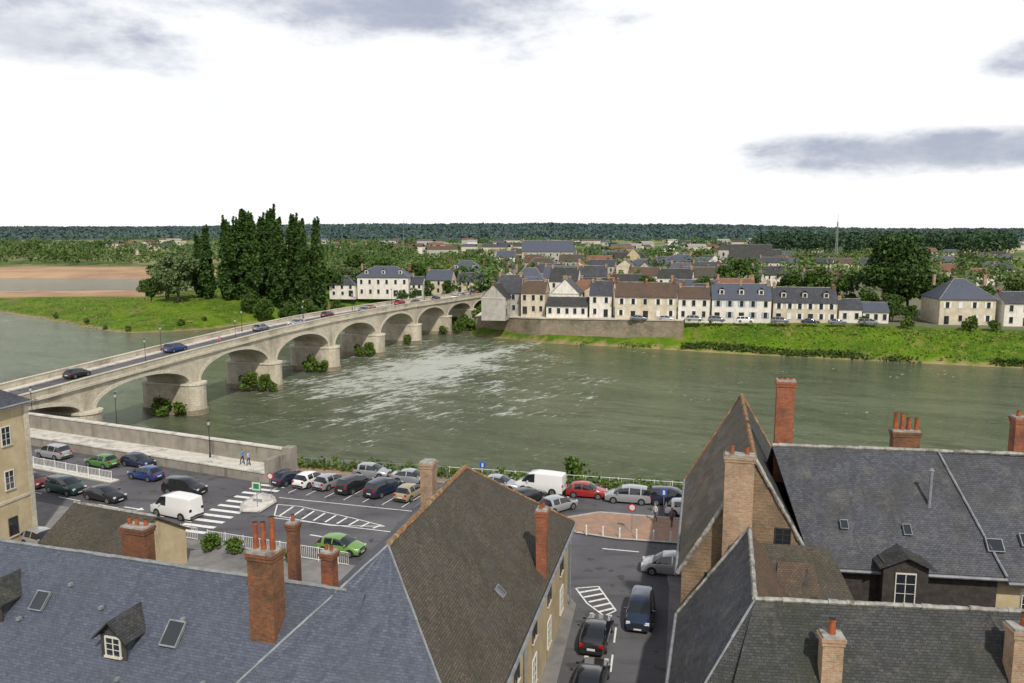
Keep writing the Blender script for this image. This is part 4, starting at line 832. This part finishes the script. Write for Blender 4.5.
def railing(name,p,q_,h,mat='white_m',step=.18,z=.12,bar=.018,post=1.8):
    m=MB(); P=Vector((*p,z));Q=Vector((*q_,z));L=(Q-P).length;n=int(L/step)
    for zz in (h,.12): m.tube(P+Vector((0,0,zz)),Q+Vector((0,0,zz)),.03,mat,5)
    for i in range(n+1): a=P.lerp(Q,i/n); m.tube(a+Vector((0,0,.12)),a+Vector((0,0,h)),bar,mat,4)
    for i in range(int(L/post)+1): a=P.lerp(Q,min(1,i*post/L)); m.tube(a,a+Vector((0,0,h+.1)),.04,mat,6)
    m.done(name)
railing('white_railing',(-25.5,64.2),(-12.8,59.6),1.1); railing('white_railing',(-31.6,66.8),(-26.6,64.8),1.1)
railing('white_railing',(-61.5,90.5),(-42,81.2),1.0,step=.22); railing('bank_railing',(-24,86.6),(-6.7,82.9),1.0,mat='grey_m',step=1.2,z=.1); railing('bank_railing',(-6.7,82.9),(60,68),1.0,mat='white_m',step=1.2,z=.1)
for k in range(9): 
    m=MB((5.0+k*1.4,66.4-k*.3,.12)); m.cyl(0,0,0,.8,.07,.06,'white_m',8); m.cyl(0,0,.8,.9,.08,.02,'white_m',8); m.done('bollard')
for p in [(-22.5,62,.45),(-20,61.2,.4),(-17.5,60.4,.35),(-30.6,65.2,.35),(-24.6,62.6,.5)]: put('bush',bsh[R.randrange(3)],p[0],p[1],p[2],z=.12)
# ---------------------------------------------------------------- people
def m_person(name,skin,shirt,trou):
    m,nt,b=newmat(name); v=coord(nt); s=N(nt,'ShaderNodeSeparateXYZ'); nt.links.new(v,s.inputs[0])
    def gt(o,t):
        q=N(nt,'ShaderNodeMath',operation='GREATER_THAN'); nt.links.new(o,q.inputs[0]); q.inputs[1].default_value=t; return q.outputs[0]
    c=mixc(nt,gt(s.outputs[2],.09),(.03,.02,.02),trou); c=mixc(nt,gt(s.outputs[2],.98),c,shirt)
    ab=N(nt,'ShaderNodeMath',operation='ABSOLUTE'); nt.links.new(s.outputs[1],ab.inputs[0])
    ml=N(nt,'ShaderNodeMath',operation='MULTIPLY'); nt.links.new(gt(ab.outputs[0],.2),ml.inputs[0])
    lt=N(nt,'ShaderNodeMath',operation='LESS_THAN'); nt.links.new(s.outputs[2],lt.inputs[0]); lt.inputs[1].default_value=1.12; nt.links.new(lt.outputs[0],ml.inputs[1])
    c=mixc(nt,ml.outputs[0],c,skin); c=mixc(nt,gt(s.outputs[2],1.49),c,skin); nt.links.new(c,b.inputs['Base Color']); b.inputs['Roughness'].default_value=.8; return m
def person(x,y,z,ang,shirt,trou,hair=(.05,.03,.02),st=.22,sc=1.0):
    e=link(bpy.data.objects.new('pedestrian',None)); e.location=(x,y,z); e.rotation_euler=(0,0,math.radians(ang)); e.scale=(sc,)*3
    vs=[(0,0,.95,.13,.15)];ed=[]
    def add(p,par,r,r2=None): vs.append((*p,r,r2 or r)); ed.append((par,len(vs)-1)); return len(vs)-1
    c=add((0,0,1.15),0,.11,.14); c=add((0,0,1.36),c,.11,.16); ch=c; n=add((.01,0,1.48),c,.055); n=add((.02,0,1.58),n,.05)
    for sg,f in((1,1),(-1,-1)):
        h=add((0,sg*.1,.88),0,.09); k=add((f*st*.55+.04,sg*.1,.48),h,.062); a=add((f*st,sg*.1,.1),k,.042); add((f*st+.14,sg*.11,.04),a,.035)
        s_=add((0,sg*.19,1.4),ch,.06); el=add((-f*st*.35,sg*.25,1.14),s_,.045); wr=add((-f*st*.5+.08,sg*.26,.9),el,.03); pm=add((-f*st*.5+.11,sg*.26,.82),wr,.032)
        for q in range(4):
            g1=add((-f*st*.5+.09+q*.022,sg*.265,.77-.004*abs(q-1)),pm,.009); add((-f*st*.5+.095+q*.022,sg*.25,.725),g1,.008)
        t1=add((-f*st*.5+.15,sg*.245,.8),pm,.01); add((-f*st*.5+.165,sg*.24,.765),t1,.009)
    me=bpy.data.meshes.new('body'); me.from_pydata([v[:3] for v in vs],ed,[]); o=link(bpy.data.objects.new('body',me)); o.parent=e
    sk=o.modifiers.new('Skin','SKIN'); sk.use_smooth_shade=True
    for i,v in enumerate(vs): me.skin_vertices[0].data[i].radius=(v[3],v[4])
    me.skin_vertices[0].data[0].use_root=True; o.modifiers.new('Sub','SUBSURF').render_levels=1
    me.materials.append(m_person('clothes',(.42,.24,.16),shirt,trou))
    bm=bmesh.new(); bmesh.ops.create_uvsphere(bm,u_segments=18,v_segments=14,radius=1)
    for v in bm.verts:
        p=v.co.copy(); v.co=Vector((p.x*.1,p.y*.078,p.z*.125))
        if p.z<-.3: v.co.x*=.9; v.co.y*=.82
        if p.x>.85 and abs(p.y)<.3 and -.35<p.z<.1: v.co.x+=.022
    h=bpy.data.meshes.new('head'); 
    for f in bm.faces: f.smooth=True; c=f.calc_center_median(); f.material_index=1 if (c.z>.05 or c.x<-.02) and not(c.x>.04 and c.z<.08) else 0
    for sg in(-1,1):
        for (px,pz_,r,mi) in ((.088,.012,.013,2),(0,-.01,.024,0)):
            yy=sg*(.032 if mi==2 else .078); rr=bmesh.ops.create_icosphere(bm,subdivisions=1,radius=r,matrix=Matrix.Translation((px,yy,pz_)))
            for v in rr['verts']:
                for f in v.link_faces: f.material_index=mi
    rr=bmesh.ops.create_cube(bm,size=1,matrix=Matrix.Translation((.088,0,-.062))@Matrix.Diagonal((.012,.045,.01,1)))
    for v in rr['verts']:
        for f in v.link_faces: f.material_index=3
    bm.to_mesh(h); bm.free()
    for mm in (m_plain('skin',(.42,.24,.16),.5),m_plain('hair',hair,.7),m_plain('eye',(.02,.02,.02),.3),m_plain('lips',(.3,.08,.07),.5)): h.materials.append(mm)
    ho=link(bpy.data.objects.new('head',h)); ho.parent=e; ho.location=(.03,0,1.67)
person(-29.2,84.1,1.0,160,(.1,.2,.45),(.03,.04,.08)); person(-28.4,83.7,1.0,160,(.3,.4,.5),(.05,.06,.12),(.15,.1,.05),.18,.95)
person(12.9,69.2,.12,200,(.5,.5,.5),(.04,.05,.1)); person(14.1,67.9,.12,40,(.1,.1,.12),(.03,.03,.04),st=.2)
p=bpt(8,.95,-.86); person(*p,BA,(.5,.1,.1),(.05,.05,.08)); p=bpt(30,.95,-.86); person(*p,BA+180,(.6,.6,.6),(.05,.05,.08))
# ---------------------------------------------------------------- sky & light
SE,SA=math.radians(46),math.radians(163)
wd=bpy.data.worlds.new('World'); SC.world=wd; wd.use_nodes=True; nt=wd.node_tree; bg=nt.nodes['Background']
sky=N(nt,'ShaderNodeTexSky',sky_type='NISHITA'); sky.sun_disc=False; sky.sun_elevation=SE; sky.sun_rotation=SA
tc=N(nt,'ShaderNodeTexCoord'); sp=N(nt,'ShaderNodeSeparateXYZ'); nt.links.new(tc.outputs['Generated'],sp.inputs[0])
def mth(op,a,b=None,c=None):
    n=N(nt,'ShaderNodeMath',operation=op)
    for i,v in enumerate((a,b,c)):
        if v is None: continue
        if hasattr(v,'is_linked'): nt.links.new(v,n.inputs[i])
        else: n.inputs[i].default_value=v
    return n.outputs[0]
az=mth('MULTIPLY',mth('ARCTAN2',sp.outputs[0],sp.outputs[1]),57.2958); el=mth('MULTIPLY',mth('ARCSINE',sp.outputs[2]),57.2958)
mp=N(nt,'ShaderNodeMapping'); nt.links.new(tc.outputs['Generated'],mp.inputs[0]); mp.inputs['Scale'].default_value=(1,1,2.6)
cn=noise(nt,mp.outputs[0],4.2,10,.62)
mask=None
for (a0,e0,ra,re) in [(-31,11.4,9.5,3.4),(-10,15.9,18,3.9),(28,4.9,12.5,1.5),(33,10.2,4,1.4),(-24,17,10,2.4),(-22,20,20,3.5),(20,25,20,5)]:
    dx=mth('DIVIDE',mth('SUBTRACT',az,a0),ra); dy=mth('DIVIDE',mth('SUBTRACT',el,e0),re)
    d=mth('SUBTRACT',1.25,mth('SQRT',mth('ADD',mth('MULTIPLY',dx,dx),mth('MULTIPLY',dy,dy)))); d=mth('MAXIMUM',d,-.3)
    mask=d if mask is None else mth('MAXIMUM',mask,d)
gm=ramp(nt,mth('ADD',mask,mth('MULTIPLY',mth('SUBTRACT',cn,.5),3.0)),.15,.95)
over=ramp(nt,sp.outputs[2],.33,.85); over_c=mixc(nt,over,(1.1,1.1,1.11),(.36,.39,.46))
gen=ramp(nt,cn,.45,.7); over_c=mixc(nt,mth('MULTIPLY',gen,mth('MULTIPLY',over,.5)),over_c,(.33,.37,.47))
# thin, slightly grey veils inside the bright overcast
veil=ramp(nt,noise(nt,mp.outputs[0],2.2,8,.6),.5,.72); over_c=mixc(nt,mth('MULTIPLY',veil,.35),over_c,(.8,.82,.87))
vs=ramp(nt,cn,.4,.64); shade=mixc(nt,vs,(.7,.72,.79),(.44,.48,.59))
cloud=mixc(nt,gm,over_c,shade)
sc=N(nt,'ShaderNodeVectorMath',operation='SCALE'); nt.links.new(sky.outputs[0],sc.inputs[0]); sc.inputs['Scale'].default_value=.1
col=mixc(nt,.93,sc.outputs[0],cloud); nt.links.new(col,bg.inputs[0]); bg.inputs[1].default_value=1.0
sl=bpy.data.lights.new('sun','SUN'); sl.energy=3.7; sl.angle=math.radians(2); sl.color=(1,.94,.84); so=link(bpy.data.objects.new('sun',sl))
dv=Vector((math.sin(SA)*math.cos(SE),math.cos(SA)*math.cos(SE),math.sin(SE))); so.rotation_euler=dv.to_track_quat('Z','Y').to_euler()
# ---------------------------------------------------------------- camera
cd=bpy.data.cameras.new('camera'); cd.lens=28.125; cd.sensor_width=36; cd.clip_end=20000; cd.clip_start=.5
co=link(bpy.data.objects.new('camera',cd)); co.location=(0,0,26); co.rotation_euler=(math.radians(90-7.8),0,0); SC.camera=co
SC.view_settings.view_transform='Standard'; SC.view_settings.look='None'; SC.view_settings.exposure=0
